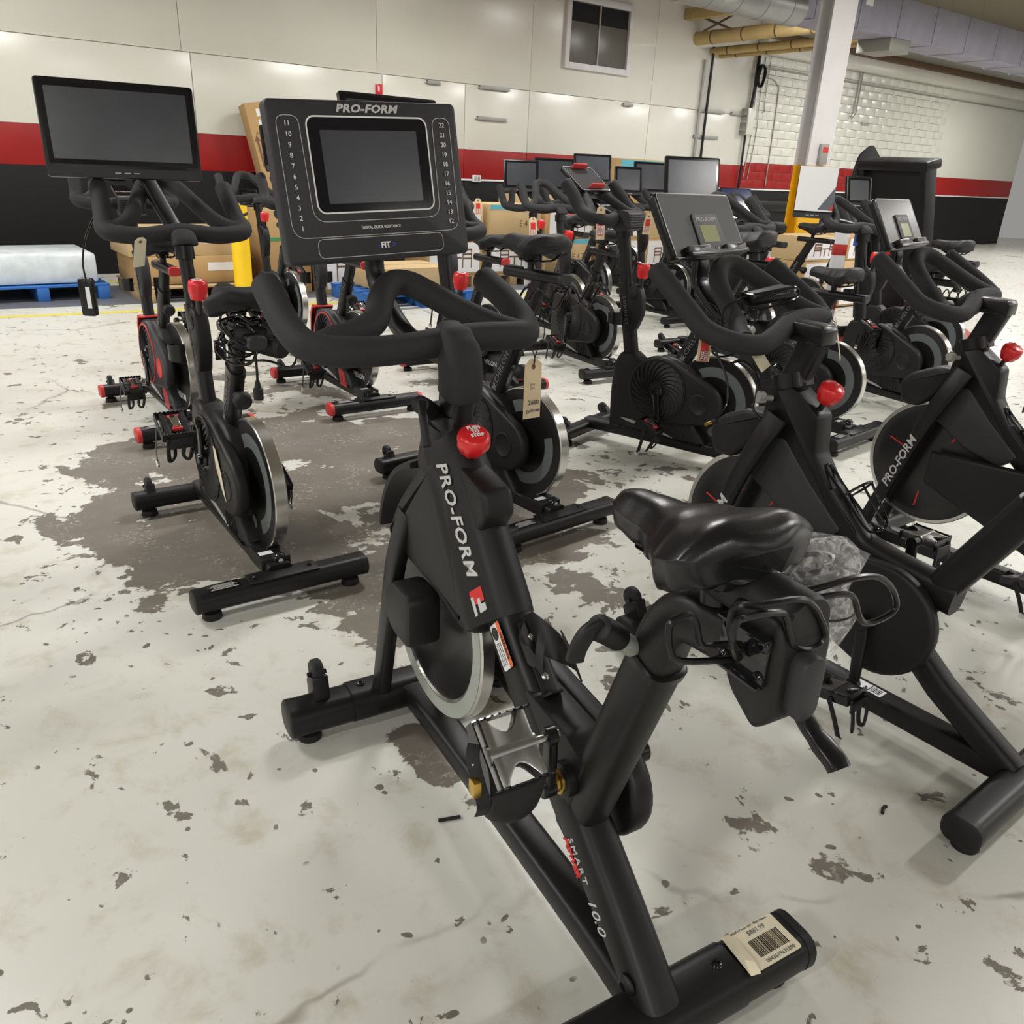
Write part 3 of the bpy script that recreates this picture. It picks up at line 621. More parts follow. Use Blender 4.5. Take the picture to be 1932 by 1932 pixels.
# ------------------------------------------------------------------ the hall
def floor_mat():
    m = bpy.data.materials.new('worn_floor_paint'); m.use_nodes = True; nt = m.node_tree; b = nt.nodes['Principled BSDF']; L = nt.links.new
    tc = nt.nodes.new('ShaderNodeTexCoord')
    def N(t, **k):
        n = nt.nodes.new(t)
        for a, v in k.items(): setattr(n, a, v)
        return n
    def noise(sc, det=6, rough=.6, dist=0, off=0):
        n = N('ShaderNodeTexNoise'); n.inputs['Scale'].default_value = sc; n.inputs['Detail'].default_value = det; n.inputs['Roughness'].default_value = rough; n.inputs['Distortion'].default_value = dist
        mp = N('ShaderNodeMapping'); mp.inputs['Location'].default_value = (off, off*.7, 0); L(tc.outputs['Object'], mp.inputs['Vector']); L(mp.outputs[0], n.inputs['Vector']); return n.outputs['Fac']
    def math_(op, a, b_=None):
        n = N('ShaderNodeMath', operation=op)
        for i, q in enumerate((a, b_)):
            if q is None: continue
            if isinstance(q, (int, float)): n.inputs[i].default_value = q
            else: L(q, n.inputs[i])
        return n.outputs[0]
    def ramp(x, a, b_, c=0., d=1.):
        n = N('ShaderNodeMapRange', interpolation_type='SMOOTHSTEP'); L(x, n.inputs[0])
        for i, q in zip((1, 2, 3, 4), (a, b_, c, d)): n.inputs[i].default_value = q
        return n.outputs[0]
    def mix(f, a, b_):
        n = N('ShaderNodeMix', data_type='RGBA'); L(f, n.inputs[0])
        for i, q in ((6, a), (7, b_)):
            if isinstance(q, tuple): n.inputs[i].default_value = (*q, 1)
            else: L(q, n.inputs[i])
        return n.outputs[2]
    # where traffic has worn the paint away: centre on the floor, reach (m), strength
    worn = None
    for px, py, r, k in ((640, 960, 1.0, .2), (560, 850, .8, .16), (430, 900, .7, .13), (330, 1030, .45, .14), (740, 860, .8, .12), (1010, 1000, .35, .07), (640, 1090, .3, .1), (690, 1200, .16, .12), (985, 1290, .22, .1), (850, 1450, .15, .16), (790, 1400, .1, .15), (1180, 1010, .5, .05), (1100, 880, .6, .09), (1480, 930, .6, .07), (1130, 1270, .35, .09), (1060, 1120, .4, .06), (1220, 1420, .3, .03), (680, 700, .9, .05), (420, 740, .9, .1), (300, 880, .6, .1)):
        p = onz(px, py, 0)
        d = N('ShaderNodeVectorMath', operation='DISTANCE'); L(tc.outputs['Object'], d.inputs[0]); d.inputs[1].default_value = p
        q = ramp(d.outputs['Value'], 0, r*1.5, k, 0)
        worn = q if worn is None else math_('ADD', worn, q)
    worn = math_('MINIMUM', worn, .26)
    big = noise(2.3, 9, .62, .3)
    chip = ramp(math_('ADD', big, worn), .64, .653)
    fine = noise(11, 8, .6, .4, 3)
    chip2 = ramp(math_('ADD', fine, math_('MULTIPLY', worn, .35)), .635, .65)
    vor = N('ShaderNodeTexVoronoi'); vor.inputs['Scale'].default_value = 13; mp = N('ShaderNodeMapping'); wv = N('ShaderNodeTexNoise'); wv.inputs['Scale'].default_value = 9
    L(tc.outputs['Object'], wv.inputs['Vector']); va = N('ShaderNodeVectorMath', operation='MULTIPLY_ADD'); L(wv.outputs['Color'], va.inputs[0]); va.inputs[1].default_value = (.09, .09, 0); L(tc.outputs['Object'], va.inputs[2]); L(va.outputs[0], vor.inputs['Vector'])
    spot = math_('MULTIPLY', ramp(vor.outputs['Distance'], .12, .1, 0, 1), ramp(noise(5, 2, .5, 0, 8), .47, .52))
    chips = math_('MAXIMUM', math_('MAXIMUM', chip, chip2), spot)
    flecks = ramp(noise(48, 7, .75, 0, 5), .53, .60)
    scale_w = ramp(noise(6, 4, .6, 0, 11), .45, .7)
    paint = mix(noise(1.1, 5), (.52, .515, .47), (.64, .64, .60))
    paint = mix(ramp(noise(7, 7, .65, .3, 2), .5, .75), paint, (.44, .42, .34))
    scuff = ramp(noise(26, 5, .7, 1.0, 17), .66, .72)
    paint = mix(math_('MULTIPLY', scuff, .35), paint, (.22, .2, .16))
    # hairline cracks
    cv = N('ShaderNodeTexVoronoi', feature='DISTANCE_TO_EDGE'); cv.inputs['Scale'].default_value = .55; L(va.outputs[0], cv.inputs['Vector'])
    crk = math_('MULTIPLY', ramp(cv.outputs['Distance'], .0, .006, 1, 0), ramp(noise(2, 3, .5, 0, 21), .45, .6))
    paint = mix(math_('MULTIPLY', crk, .7), paint, (.15, .13, .1))
    conc = mix(noise(9, 6), (.10, .088, .072), (.185, .165, .138))
    conc = mix(math_('MULTIPLY', flecks, math_('MULTIPLY', scale_w, .75)), conc, (.5, .48, .42))
    bluish = ramp(noise(.7, 2, .5, 0, 47), .57, .62)
    conc = mix(math_('MULTIPLY', bluish, .3), conc, (.2, .21, .25))
    col = mix(chips, paint, conc)
    L(col, b.inputs['Base Color'])
    rg = N('ShaderNodeMix', data_type='FLOAT'); L(chips, rg.inputs[0]); rg.inputs[2].default_value = .34; rg.inputs[3].default_value = .62; L(rg.outputs[0], b.inputs['Roughness'])
    bp = N('ShaderNodeBump'); bp.inputs['Strength'].default_value = .5; bp.inputs['Distance'].default_value = .0015; bp.invert = True
    L(math_('ADD', chips, math_('MULTIPLY', noise(40, 4), .12)), bp.inputs['Height']); L(bp.outputs[0], b.inputs['Normal'])
    return m
M['floor'] = floor_mat()
g = G(); g.box((4, 8, -.05), (44, 36, .1), 0); struct('floor', g, 'floor')
g = G(); g.box((4, 6, CEIL+.05), (46, 34, .1), 0); struct('ceiling', g, 'ceil')
g = G(); g.box((-14, 2, 2.3), (.1, 40, 4.7), 0); struct('wall_left', g, 'wallp')
g = G(); g.box((4, -9.5, 2.3), (46, .1, 4.7), 0); struct('wall_front', g, 'wallp')
g = G(); g.box((24, 8, 2.3), (.1, 40, 4.7), 0); struct('wall_right', g, 'wallp')
# back wall: a slab faced with panels on the left, painted blocks on the right
SC = 13.06
def wbox(g, s0, s1, z0, z1, o0, o1, b=0.0): g.box(wall((s0+s1)/2, (z0+z1)/2, (o0+o1)/2), (s1-s0, o1-o0, z1-z0), b, u=WU, v=-WN, w=Z); return g
back = G(); wbox(back, -12, 24, -.02, CEIL, -.2, -.012); WB = struct('wall_back', back, 'seam')
def wpart(name, m, *a, b=.002, parent=None): g = G(); wbox(g, *a, b=b); return g.build(name, m, parent or WB)
ZR1, ZR0, ZP = 1.53, 1.13, 2.35
lower = [-12, -9, -6.5, -4.1, -1.6, .8, 3.29, 5.7, 6.98, 8.1, 10.57, 11.8, SC]
upper = [-12, -9, -6.6, -4.2, -1.7, .72, 3.2, 5.63, 8.1, 10.57, SC]
for a, c in zip(lower, lower[1:]):
    wpart('panel', 'wallp', a+.004, c-.004, ZR1, ZP-.004, -.012, 0)
    wpart('red_panel', 'wallr', a+.003, c-.003, ZR0, ZR1-.002, -.012, 0)
    wpart('black_panel', 'wallk', a, c, 0, ZR0-.002, -.012, 0)
for a, c in zip(upper, upper[1:]):
    wpart('panel', 'wallp', a+.003, c-.003, ZP+.003, CEIL, -.012, 0)
wpart('rail_strip', 'paper', 6.5, 24, ZR0-.012, ZR0+.012, 0, .018)
blk = {}
BL, BH = .36, .145
def blockpart(s, z, w_, mm):
    k = (round(w_, 3), mm)
    if k not in blk:
        g = G(); g.box((0, 0, 0), (w_-.005, .05, BH-.005), .003, u=WU, v=-WN, w=Z); o = g.build('block', mm, WB); blk[k] = o.data
    else: o = link('block', blk[k], WB)
    o.location = wall(s+w_/2, z+BH/2, -.02+random.uniform(0, .004))
r = 0; z = ZR0+.02
while z < 3.25:
    s = SC+.04-(BL/2 if r % 2 else 0)
    while s < 19.7:
        a = max(s, SC+.04); blockpart(a, z, s+BL-a, 'wallr' if z+BH/2 < ZR1 else 'wallp'); s += BL
    r += 1; z += BH
wpart('upper_wall', 'wallp', SC+.03, 24, z, CEIL, -.012, 0)
wpart('end_wall', 'wallp', 19.7, 24, ZR1, z, -.012, 0); wpart('end_wall', 'wallr', 19.7, 24, ZR0, ZR1, -.012, 0)
wpart('black_panel', 'wallk', SC, 24, 0, ZR0-.002, -.012, 0)
wpart('corner_strip', 'wallp', SC-.02, SC+.05, ZR1, 3.3, 0, .03)
g = G(); wbox(g, SC, 24, 3.33, 3.55, .0, .22, .01); struct('trim_1', g, 'wallp')
g = G(); wbox(g, SC, 24, 3.55, 3.66, .0, .3, .01); struct('trim_2', g, 'brace')
# window high in the wall
g = G(); wbox(g, 8.76, 9.92, 2.79, 3.56, .0, .012); W1 = struct('window_1', g, 'void')
for a in ((8.68, 8.76, 2.70, 3.65), (9.92, 10.0, 2.70, 3.65), (8.76, 9.92, 2.70, 2.785), (8.76, 9.92, 3.565, 3.65)): wpart('window_frame', 'colwhite', *a, 0, .06, b=.004, parent=W1)
wpart('mullion', 'galv', 9.32, 9.35, 2.785, 3.565, .012, .035, parent=W1); wpart('pane', 'pane', 8.765, 9.318, 2.79, 3.32, .012, .02, parent=W1); wpart('pane', 'pane', 9.352, 9.915, 2.79, 3.32, .012, .02, parent=W1)
# shelf channels left on the wall
for i, (s, l, zz, d) in enumerate(((6.46, .2, 2.34, 'short grey channel bracket on the cream wall above the large console'), (7.46, .52, 2.35, 'upper long grey channel bracket between console and high window'), (7.43, .5, 1.96, 'lower long grey channel bracket between console and high window'), (10.06, .2, 2.33, 'short grey channel bracket below the high window'),
        (12.05, .64, 2.37, 'upper long grey channel bracket crossed by the black pipe'), (11.98, .62, 1.965, 'lower long grey channel bracket crossed by the black pipe'), (12.72, .3, 2.375, 'grey channel bracket beside the white wall cabinet'), (15.5, .4, 2.47, 'grey channel bracket right of the column, high on the block wall'), (16.75, .26, 2.46, 'small bent grey bracket farthest right on the block wall'), (15.2, .5, 2.0, 'low grey channel bracket behind the column'))):
    t = thing('channel_bracket', d, 'bracket', wall(s, zz), WA, 'shelf channels left on the wall')
    part('channel', 'galv', t, lambda g: (g.box((0, -.02, 0), (l, .035, .004), .001), g.box((0, -.036, -.022), (l, .004, .045), .001), g.box((0, -.003, -.022), (l, .004, .045), .001)))
    part('end_plate', 'paper', t, lambda g: (g.box((l/2+.01, -.02, -.03), (.03, .04, .003), .001), g.box((-l/2-.01, -.02, -.03), (.03, .04, .003), .001)))
def walltube(g, pts, r): g.tube([wall(*p) for p in pts], r, 10)
g = G(); walltube(g, [(11.87, .3, .06), (11.87, 3.3, .06)], .022); tag(g.build('black_pipe', 'frame'), 'black vertical pipe crossing two channel brackets on the wall', 'pipe')
g = G(); walltube(g, [(11.72, .3, .035), (11.72, 3.1, .035)], .02); tag(g.build('grey_conduit', 'galv'), 'grey vertical conduit left of the black wall pipe', 'conduit')
t = thing('wall_cabinet', 'tall white electrical cabinet on the wall with black pipe above', 'cabinet', wall(12.97, 2.25), WA)
part('cabinet_body', 'wallp', t, lambda g: g.box((0, -.07, 0), (.2, .14, .42), .006)); part('cabinet_edge', 'galv', t, lambda g: g.box((-.085, -.07, -.01), (.03, .145, .43), .003))
g = G(); walltube(g, [(13.02, 2.46, .07), (13.05, 2.7, .07), (13.06, 3.3, .07)], .028); walltube(g, [(13.0, 2.04, .05), (13.0, .4, .05)], .018); tag(g.build('black_riser_pipe', 'frame'), 'black riser pipe above and below the white wall cabinet', 'pipe')
def coil(g):
    for k in range(7):
        rr = .13+.012*random.random(); a0 = .02*k; g.tube([wall(13.12+rr*.62*cos(q), 2.98+rr*1.25*sin(q), .1+a0*.4+.01*sin(3*q)) for q in [2*pi*j/28 for j in range(28)]], .009, 6, closed=True)
g = G(); coil(g); tag(g.build('cable_coil', 'rubber'), 'coiled black cable hanging on the riser pipe', 'cable')
for d, pts, rr in (('grey conduit running level along the block wall', [(13.3, 3.13, .03), (24, 3.13, .03)], .014), ('pair of thin grey conduits dropping down the right block wall', None, .012), ('thin cable looping down the block wall left of the column', [(13.2, 2.95, .02), (13.5, 2.98, .02), (13.72, 2.9, .02), (13.8, 2.7, .02), (13.82, 1.2, .02)], .011)):
    g = G()
    if pts: walltube(g, cr(pts, 5) if len(pts) > 2 else pts, rr)
    else: walltube(g, [(16.22, 3.35, .05), (16.22, 2.62, .05), (16.15, 2.52, .05)], rr); walltube(g, [(16.31, 3.35, .05), (16.31, 2.6, .05), (16.2, 2.5, .05)], rr)
    tag(g.build('wall_conduit', 'galv'), d, 'conduit')
for k, (s, d) in enumerate(((13.17, 'thin grey cable hanging straight beside the corner strip'), (13.3, 'thin cable hanging down right of the corner strip'), (13.45, 'short loose cable end on block wall'))):
    g = G(); walltube(g, cr([(s, 3.3, .02), (s-.02, 2.6, .03), (s+.03, 2.1 if k != 2 else 2.45, .02), (s-.04, 1.3 if k != 2 else 2.42, .02)], 5), .007); tag(g.build('hanging_cable', 'galv'), d, 'cable')
t = thing('fire_alarm_box', 'small red alarm box on the cream wall above the large console', 'alarm', wall(5.64, 2.17), WA)
part('alarm_body', 'red', t, lambda g: g.box((0, -.02, 0), (.08, .04, .12), .006)); part('alarm_pull', 'paper', t, lambda g: g.box((-.012, -.042, .005), (.02, .004, .06), .001))
t = thing('wall_outlet', 'small white socket box on the red wall band', 'outlet', wall(7.19, 1.15), WA)
part('outlet_box', 'paper', t, lambda g: g.box((0, -.02, 0), (.14, .04, .09), .006)); part('socket', 'galv', t, lambda g: (g.box((-.03, -.042, 0), (.04, .004, .06), .002), g.box((.03, -.042, 0), (.04, .004, .06), .002)))
# steel column
CP = onz(1488, 535, 0); CP = V((3.86, 12.2, 0)); CP = CP*.86
t = thing('steel_column', 'steel column painted white above and yellow below, right of centre', 'column', CP, rad(18))
def hsec(s): a = .15*s; b = .13*s; w_ = .012; return [(-a, -b), (a, -b), (a, -b+w_), (w_, -b+w_), (w_, b-w_), (a, b-w_), (a, b), (-a, b), (-a, b-w_), (-w_, b-w_), (-w_, -b+w_), (-a, -b+w_)]
ZY = 1.50
part('yellow_lower_shaft', 'yellow', t, lambda g: (g.prism(hsec(1), 0, ZY, u=X, v=Y, w=Z), g.box((0, 0, .012), (.42, .42, .024), .003)))
part('white_upper_shaft', 'colwhite', t, lambda g: g.prism(hsec(.999), ZY, CEIL, u=X, v=Y, w=Z))
sb = part('switch_box', 'galv', t, lambda g: g.box((.02, -.16, 1.62), (.1, .05, .22), .006)); part('box_label', 'redcap', sb, lambda g: g.box((.025, -.187, 1.67), (.07, .003, .06), 0))
# overhead services, each unprojected to its own height
def pipe_thing(name, label, pts, r, m, bands=0):
    P = [onplane(px, py, V((0, 0, zz)), Z) if zz > 0 else wall(px, py) for px, py, zz in pts]
    g = G(); g.tube(P, r, 16); o = g.build(name, m); tag(o, label, 'pipe')
    d = (P[-1]-P[0])
    for k in range(bands):
        c = P[0]+d*((k+.6)/(bands+2)); part('band', 'brace', o, lambda g: g.tube([c-d.normalized()*.012, c+d.normalized()*.012], r*1.03, 16))
    return P
def fromwall(s, z, away, r, name, label, m, bands):
    a = wall(s, z, 0); b = a-WN*away; g = G(); g.tube([a, b], r, 16); o = g.build(name, m); tag(o, label, 'pipe'); d = -WN
    for k in range(bands): c = a+d*(.35+.62*k); part('band', 'brace', o, lambda g: g.tube([c-d*.012, c+d*.012], r*1.03, 16))
fromwall(11.5, 3.38, 2.75, .1, 'lagged_pipe', 'thick cream lagged pipe under the ceiling, the upper one', 'pipe', 5)
fromwall(11.9, 3.24, 2.75, .06, 'lagged_pipe', 'cream lagged pipe with black bands just below the thick one', 'pipe', 4)
fromwall(12.12, 3.2, 2.75, .045, 'lagged_pipe', 'thinnest cream lagged pipe, lowest of the three', 'pipe', 3)
g = G(); a = wall(11.2, 3.62, 0); g.box(a-WN*.82+Z*.06, (.14, 1.6, .16), .01, u=WU, v=WN, w=Z); tag(g.build('ceiling_beam', 'pipe'), 'brown timber beam running out from the wall under the ceiling', 'beam')
g = G()
for k in range(1):
    c = wall(11.3, 3.5, .3+1.0*k); g.tube([c+Z*.12, c+WU*.05-WN*.5-Z*.06], .018, 8); g.tube([c-Z*.06, c+WU*.05-WN*.5+Z*.12], .018, 8)
tag(g.build('joist_bracing', 'brace'), 'dark cross bracing between ceiling beams by the cream wall', 'bracing')
# round and square ducts run along the wall under the ceiling
t = thing('round_duct', 'round galvanised air duct under the ceiling, left of the column', 'duct', wall(9.35, 3.2, 3.45))
part('duct_shell', 'duct', t, lambda g: g.tube([-WU*9, V((0, 0, 0))], .19, 24))
for k in range(9): part('seam_ring', 'galv', t, lambda g: g.tube([WU*(-.25-.45*k-.008), WU*(-.25-.45*k+.008)], .1935, 24))
t = thing('square_duct', 'grey painted square air duct passing behind the column top', 'duct', wall(8.45, 3.14, 3.2))
part('duct_shell', 'ductv', t, lambda g: g.box(WU*4.5+Z*.24+WN*.0, (9.0, .56, .46), .01, u=WU, v=WN, w=Z))
for k in range(10): part('duct_flange', 'ductv', t, lambda g: g.box(WU*(.35+.92*k)+Z*.24, (.03, .58, .48), .004, u=WU, v=WN, w=Z))
part('duct_sticker', 'paper', t, lambda g: g.box(WU*2.35+Z*.34-WN*.284, (.16, .01, .12), 0, u=WU, v=WN, w=Z))
part('duct_outlet', 'galv', t, lambda g: g.box(WU*3.3-Z*.07, (.5, .5, .16), .01, u=WU, v=WN, w=Z)); part('hanger_plate', 'void', t, lambda g: g.box(-WU*.12+Z*.12, (.2, .03, .16), .004, u=WU, v=WN, w=Z))
t = thing('bell_lamp', 'small white bell lamp hanging by the round duct', 'lamp', wall(7.85, 3.06, 3.75)); part('bell_shade', 'colwhite', t, lambda g: g.lathe([(.075, 0), (.07, .03), (.05, .09), (.045, .16), (.02, .18), (.0001, .18)], n=24)); part('lamp_cord', 'rubber', t, lambda g: g.tube([(0, 0, .17), (0, 0, CEIL-3.06)], .006, 8))
# ceiling lamps
k = 0; LZ = 3.6
for i in range(-1, 6):
    for j in range(0, 5):
        p = WU*(-3.5+4.6*i+2.3*(j % 2))+WN*(7.9-3.9*j); p.z = LZ
        if p.x > 22 or p.x < -13 or p.y < -9 or p.y > 22 or (i, j) in ((1, 2), (1, 3)): continue
        t = thing('ceiling_light', None, 'lamp', p, WA, 'ceiling strip lamps')
        t['label'] = 'white strip lamp hanging under the dark ceiling'
        part('lamp_body', 'colwhite', t, lambda g: g.prism([(-.15, 0), (.15, 0), (.06, .09), (-.06, .09)], -.62, .62, .004, u=Y, v=Z, w=X))
        part('diffuser', 'lampglow', t, lambda g: g.box((0, 0, -.006), (1.2, .26, .01), 0))
        part('hanger', 'galv', t, lambda g: (g.tube([(-.5, 0, .09), (-.5, 0, CEIL-LZ)], .004, 6), g.tube([(.5, 0, .09), (.5, 0, CEIL-LZ)], .004, 6)))
        area(p-Z*.03, 1.2, .28, LAMP_POWER, rz=WA); k += 1
# ------------------------------------------------------------------ studio bikes with rear flywheel
def monitor(par, c, wd, hh, tilt, yaw=0, roll=0, face='screen', chin=.03, logo=True, m='smooth', name='monitor', stand=None, thick=.022, word=None):
    """flat screen; faces the rider (-x)"""
    rt = -Y*cos(yaw)+X*sin(yaw); bk = X*cos(yaw)+Y*sin(yaw); up = Z*cos(tilt)+bk*sin(tilt)
    rt, up = rt*cos(roll)+up*sin(roll), up*cos(roll)-rt*sin(roll); nn = rt.cross(up); c = V(c)
    mo = part(name, m, par, lambda g: g.prism(rrect(wd, hh, .012, 4), -thick, 0, .004, o=c, u=rt, v=up, w=nn))
    part('monitor_back', 'plastic', mo, lambda g: g.prism(rrect(wd*.5, hh*.55, .02, 4), -thick-.02, -thick+.002, .006, o=c, u=rt, v=up, w=nn))
    if chin: part('lower_trim', 'char', mo, lambda g: g.prism(rrect(wd*.99, chin, .006, 3), 0, .002, 0, o=c-up*(hh/2-chin/2-.002), u=rt, v=up, w=nn))
    part('screen_glass', face, mo, lambda g: g.prism(rrect(wd-.024, hh-.024-chin, .004, 2), 0, .0012, 0, o=c+up*(chin/2), u=rt, v=up, w=nn))
    if face == 'screen': part('display', 'lcd', mo, lambda g: g.prism(rrect(wd-.056, hh-.056-chin, .002, 1), .0012, .0018, 0, o=c+up*(chin/2), u=rt, v=up, w=nn))
    if word: text(word, .05, c+nn*.002, rt, up, 'white', mo, bold=.001)
    if logo and chin: part('button_marks', 'silver', mo, lambda g: [g.box(c-up*(hh/2-chin/2-.002)+rt*q+nn*.0024, (.02, .003, .0008), 0, u=rt, v=up, w=nn) for q in (-.03, 0, .03)])
    return mo, (c, rt, up, nn)
ECH_N = 0
def studio_bike(label, o, az, red=False, seat=0.0, slide=0.0, bar=0.0, crank_a=100, screen=None, rack=False, fullpedal=True, knob='red', detail=True, cages=True, holder=False, word='CONNECT'):
    B = thing('exercise_bike', label, 'exercise bike', (o[0], o[1], 0), rad(az), 'indoor cycling bikes')
    fm = 'char' if red else 'plastic'; cap = 'redcap' if red else 'plastic'
    fs = stabilizer(B, 'front_stabilizer', .92, .27, .082, .034, .098, cap)
    rs = stabilizer(B, 'rear_stabilizer', 0, .288, .086, .034, .1, cap)
    for sg in (-1, 1): transport_wheel(fs, (.952, sg*.2, .105), .028, .024, lean=V((.6, 0, .8)))
    part('seat_plate', 'frame', rs, lambda g: g.box((0, 0, .101), (.07, .23, .006), .003))
    for sg in (-1, 1): bolt(rs, (0, sg*.09, .104), Z, .007)
    if detail:
        sl = part('serial_label', 'smooth', rs, lambda g: g.box((0, .19, .1003), (.05, .1, .0012), .001))
        part('label_print', 'silver', sl, lambda g: [g.box((-.017+.006*k, .19, .101), (.0016 if k % 2 else .003, .085-.012*(k % 3), .0006), 0) for k in range(6)])
        part('leveller', 'gloss', rs, lambda g: (g.lathe([(.006, -.016), (.019, -.015), (.024, -.006), (.024, .006), (.019, .015), (.006, .016)], (.055, -.01, .122), X, 18)))
        part('leveller_core', 'silver', rs.children[-1], lambda g: g.lathe([(.0001, -.0175), (.008, -.0175), (.008, -.014), (.0001, -.014)], (.055, -.01, .122), X, 12))
    part('base_rail', 'frame', B, lambda g: g.tube(cr([(.93, 0, .082), (.75, 0, .088), (.3, 0, .09), (.02, 0, .09)], 4), (.04, .03), sec=SQ))
    bt = part('tail_block', fm, B, lambda g: g.box((.12, 0, .105), (.13, .1, .05), .006))
    if detail: part('white_label', 'paper', bt, lambda g: g.box((.10, .02, .131), (.025, .045, .001), 0))
    def shell(g):
        g.prism(fillet([(.775, .10), (.785, .30), (.775, .44), (.745, .50), (.67, .505), (.625, .47), (.575, .49), (.50, .52), (.41, .512), (.30, .455), (.30, .20), (.255, .16), (.215, .10)], [.02, .1, .1, .02, .02, .06, .06, .1, .06, .05, .05, .06, .02], 5), -.05, .05, .02, nb=4)
    sh = part('body_shell', fm, B, shell, ang=50)
    def drive(g):
        a, b = V((.5, .35)), V((.265, .32)); ra, rb = .168, .105; P = []
        th = math.atan2(b.y-a.y, b.x-a.x); d = (b-a).length; ph = math.acos((ra-rb)/d)
        for k in range(25): t = th+ph+(2*pi-2*ph)*k/24; P.append((a.x+ra*cos(t), a.y+ra*sin(t)))
        for k in range(13): t = th-ph+2*ph*k/12; P.append((b.x+rb*cos(t), b.y+rb*sin(t)))
        g.prism(P, .03, .078, .016, nb=4)
    dr = part('drive_cover', fm, sh, drive, ang=50)
    hub = V((.5, .078, .35))
    part('fan_recess', 'disc', dr, lambda g: g.lathe([(.15, -.004), (.15, .0006), (.0001, .0006), (.0001, -.004)], hub, Y, 40))
    part('fan_ring', 'redcap' if red else fm, dr, lambda g: g.lathe([(.147, 0), (.147, .004), (.155, .004), (.155, 0)], hub, Y, 40))
    def fan(g):
        for k in range(24):
            a0 = 2*pi*k/24; P = []
            for j in range(6):
                t = j/5; r_ = .045+.1*t; P.append((r_*cos(a0+.75*t), r_*sin(a0+.75*t)))
            Q = [(p[0]*cos(.085+.03*j)-p[1]*sin(.085+.03*j), p[0]*sin(.085+.03*j)+p[1]*cos(.085+.03*j)) for j, p in enumerate(P)]
            g.loft([[hub+X*a_[0]+Z*a_[1]+Y*.001, hub+X*b_[0]+Z*b_[1]+Y*.006, hub+X*b_[0]+Z*b_[1]+Y*.001] for a_, b_ in zip(P, Q)])
    fn = part('fan_grille', fm, dr, fan); fn['kind'] = 'stuff'
    part('cover_plug', 'redcap' if red else fm, dr, lambda g: g.lathe([(.052, -.003), (.052, .002), (.046, .004), (.042, .001), (.0001, .001)], (.275, .078, .318), Y, 28))
    part('swoosh_strip', 'ringgrey' if not red else 'silver', sh, lambda g: g.loft([[V((x, y, z)) for y, z in ((.05, zz), (.0525, zz), (.0525, zz-hh_), (.05, zz-hh_))] for x, zz, hh_ in ((.70, .165, .004), (.66, .165, .014), (.60, .16, .016), (.52, .15, .016), (.45, .135, .012), (.40, .12, .004))]))
    if red: part('red_fairing', 'redcap', sh, lambda g: g.prism([(.40, .235), (.31, .185), (.27, .10), (.36, .10)], .048, .053, .002))
    if red: part('red_nose', 'redcap', sh, lambda g: g.prism(fillet([(.79, .30), (.782, .46), (.75, .51), (.66, .515), (.66, .505), (.735, .49), (.765, .43), (.772, .30)], .004), -.052, .052, .004))
    def vents(g):
        for k in range(6): g.tube(cr([(.30+.022*k, .0515, .115), (.305+.022*k, .0515, .15), (.325+.02*k, .0515, .185)], 3), .0025, 6)
    vn = part('vent_ribs', fm, sh, vents); vn['kind'] = 'stuff'
    # flywheel
    fc = V((.24, -.02, .325)); R = .222
    fw = part('flywheel', 'disc', B, lambda g: g.lathe([(.03, -.018), (.19, -.018), (R-.006, -.02), (R-.006, .02), (.19, .018), (.12, .014), (.03, .014)], fc, Y, 56), loc=fc)
    part('flywheel_rim', 'steel', fw, lambda g: g.loft([[fc+V((cos(2*pi*k/64), 0, sin(2*pi*k/64)))*r+Y*h for k in range(64)] for r, h in ((R-.008, .018), (R-.006, .0215), (R-.002, .0215), (R, .019), (R, -.019), (R-.002, -.0215), (R-.008, -.0215))], closed=True))
    def cres(g, a0, a1, r0, r1, ys):
        n = 18
        g.loft([[fc+V((cos(a), 0, sin(a)))*r+Y*(ys) for r in (r0, r1)]+[fc+V((cos(a), 0, sin(a)))*r+Y*(ys+.0012) for r in (r1, r0)] for a in [rad(a0+(a1-a0)*k/n) for k in range(n+1)]])
    a_off = random.uniform(0, 360)
    if red: 
        text('ECHELON', .045, fc+Y*.0195+V((.0, 0, -.145)), -X, Z, 'white', fw)
    else:
        part('logo_arc', 'decal', fw, lambda g: cres(g, a_off, a_off+205, .125, .172, .017))
        part('logo_dot', 'decal', fw, lambda g: g.lathe([(.024, .017), (.024, .0182), (.0001, .0182)], fc+V((cos(rad(a_off+235)), 0, sin(rad(a_off+235))))*.148, Y, 20))
        part('logo_arc', 'decal', fw, lambda g: cres(g, a_off+262, a_off+318, .125, .172, .017))
    # cranks
    c1 = crank(B, (.5, 0, .35), .094, rad(crank_a), .16, 1, 'plastic', 'small', rad(25), 'gloss', 1.2)
    c2 = crank(B, (.5, 0, .35), -.09, rad(crank_a+180), .16, -1, 'plastic', 'small', rad(25), 'gloss', 1.2)
    part('crank_hub', 'gloss', B, lambda g: (g.lathe([(.03, .07), (.03, .085), (.02, .095), (.0001, .095)], (.5, 0, .35), Y, 18), g.lathe([(.03, -.05), (.03, -.08), (.0001, -.08)], (.5, 0, .35), Y, 18)))
    # seat post
    a, b = V((.425, 0, .485)), V((.272, 0, .80)); d = (b-a).normalized()
    po = part('seat_tube', 'frame', B, lambda g: g.tube([a, a+d*.235], (.026, .04), sec=SQ3, up=X))
    part('tube_collar', 'smooth', po, lambda g: g.tube([a+d*.225, a+d*.245], (.028, .042), sec=SQ3, up=X))
    fr_ = V((d.x, 0, d.z)); upv = V((-fr_.z, 0, fr_.x)); upv = upv if upv.x > 0 else -upv
    text('ECHELON', .034, a+d*.125+Y*.0272, fr_, Y.cross(fr_), 'dimprint', po, space=1.15)
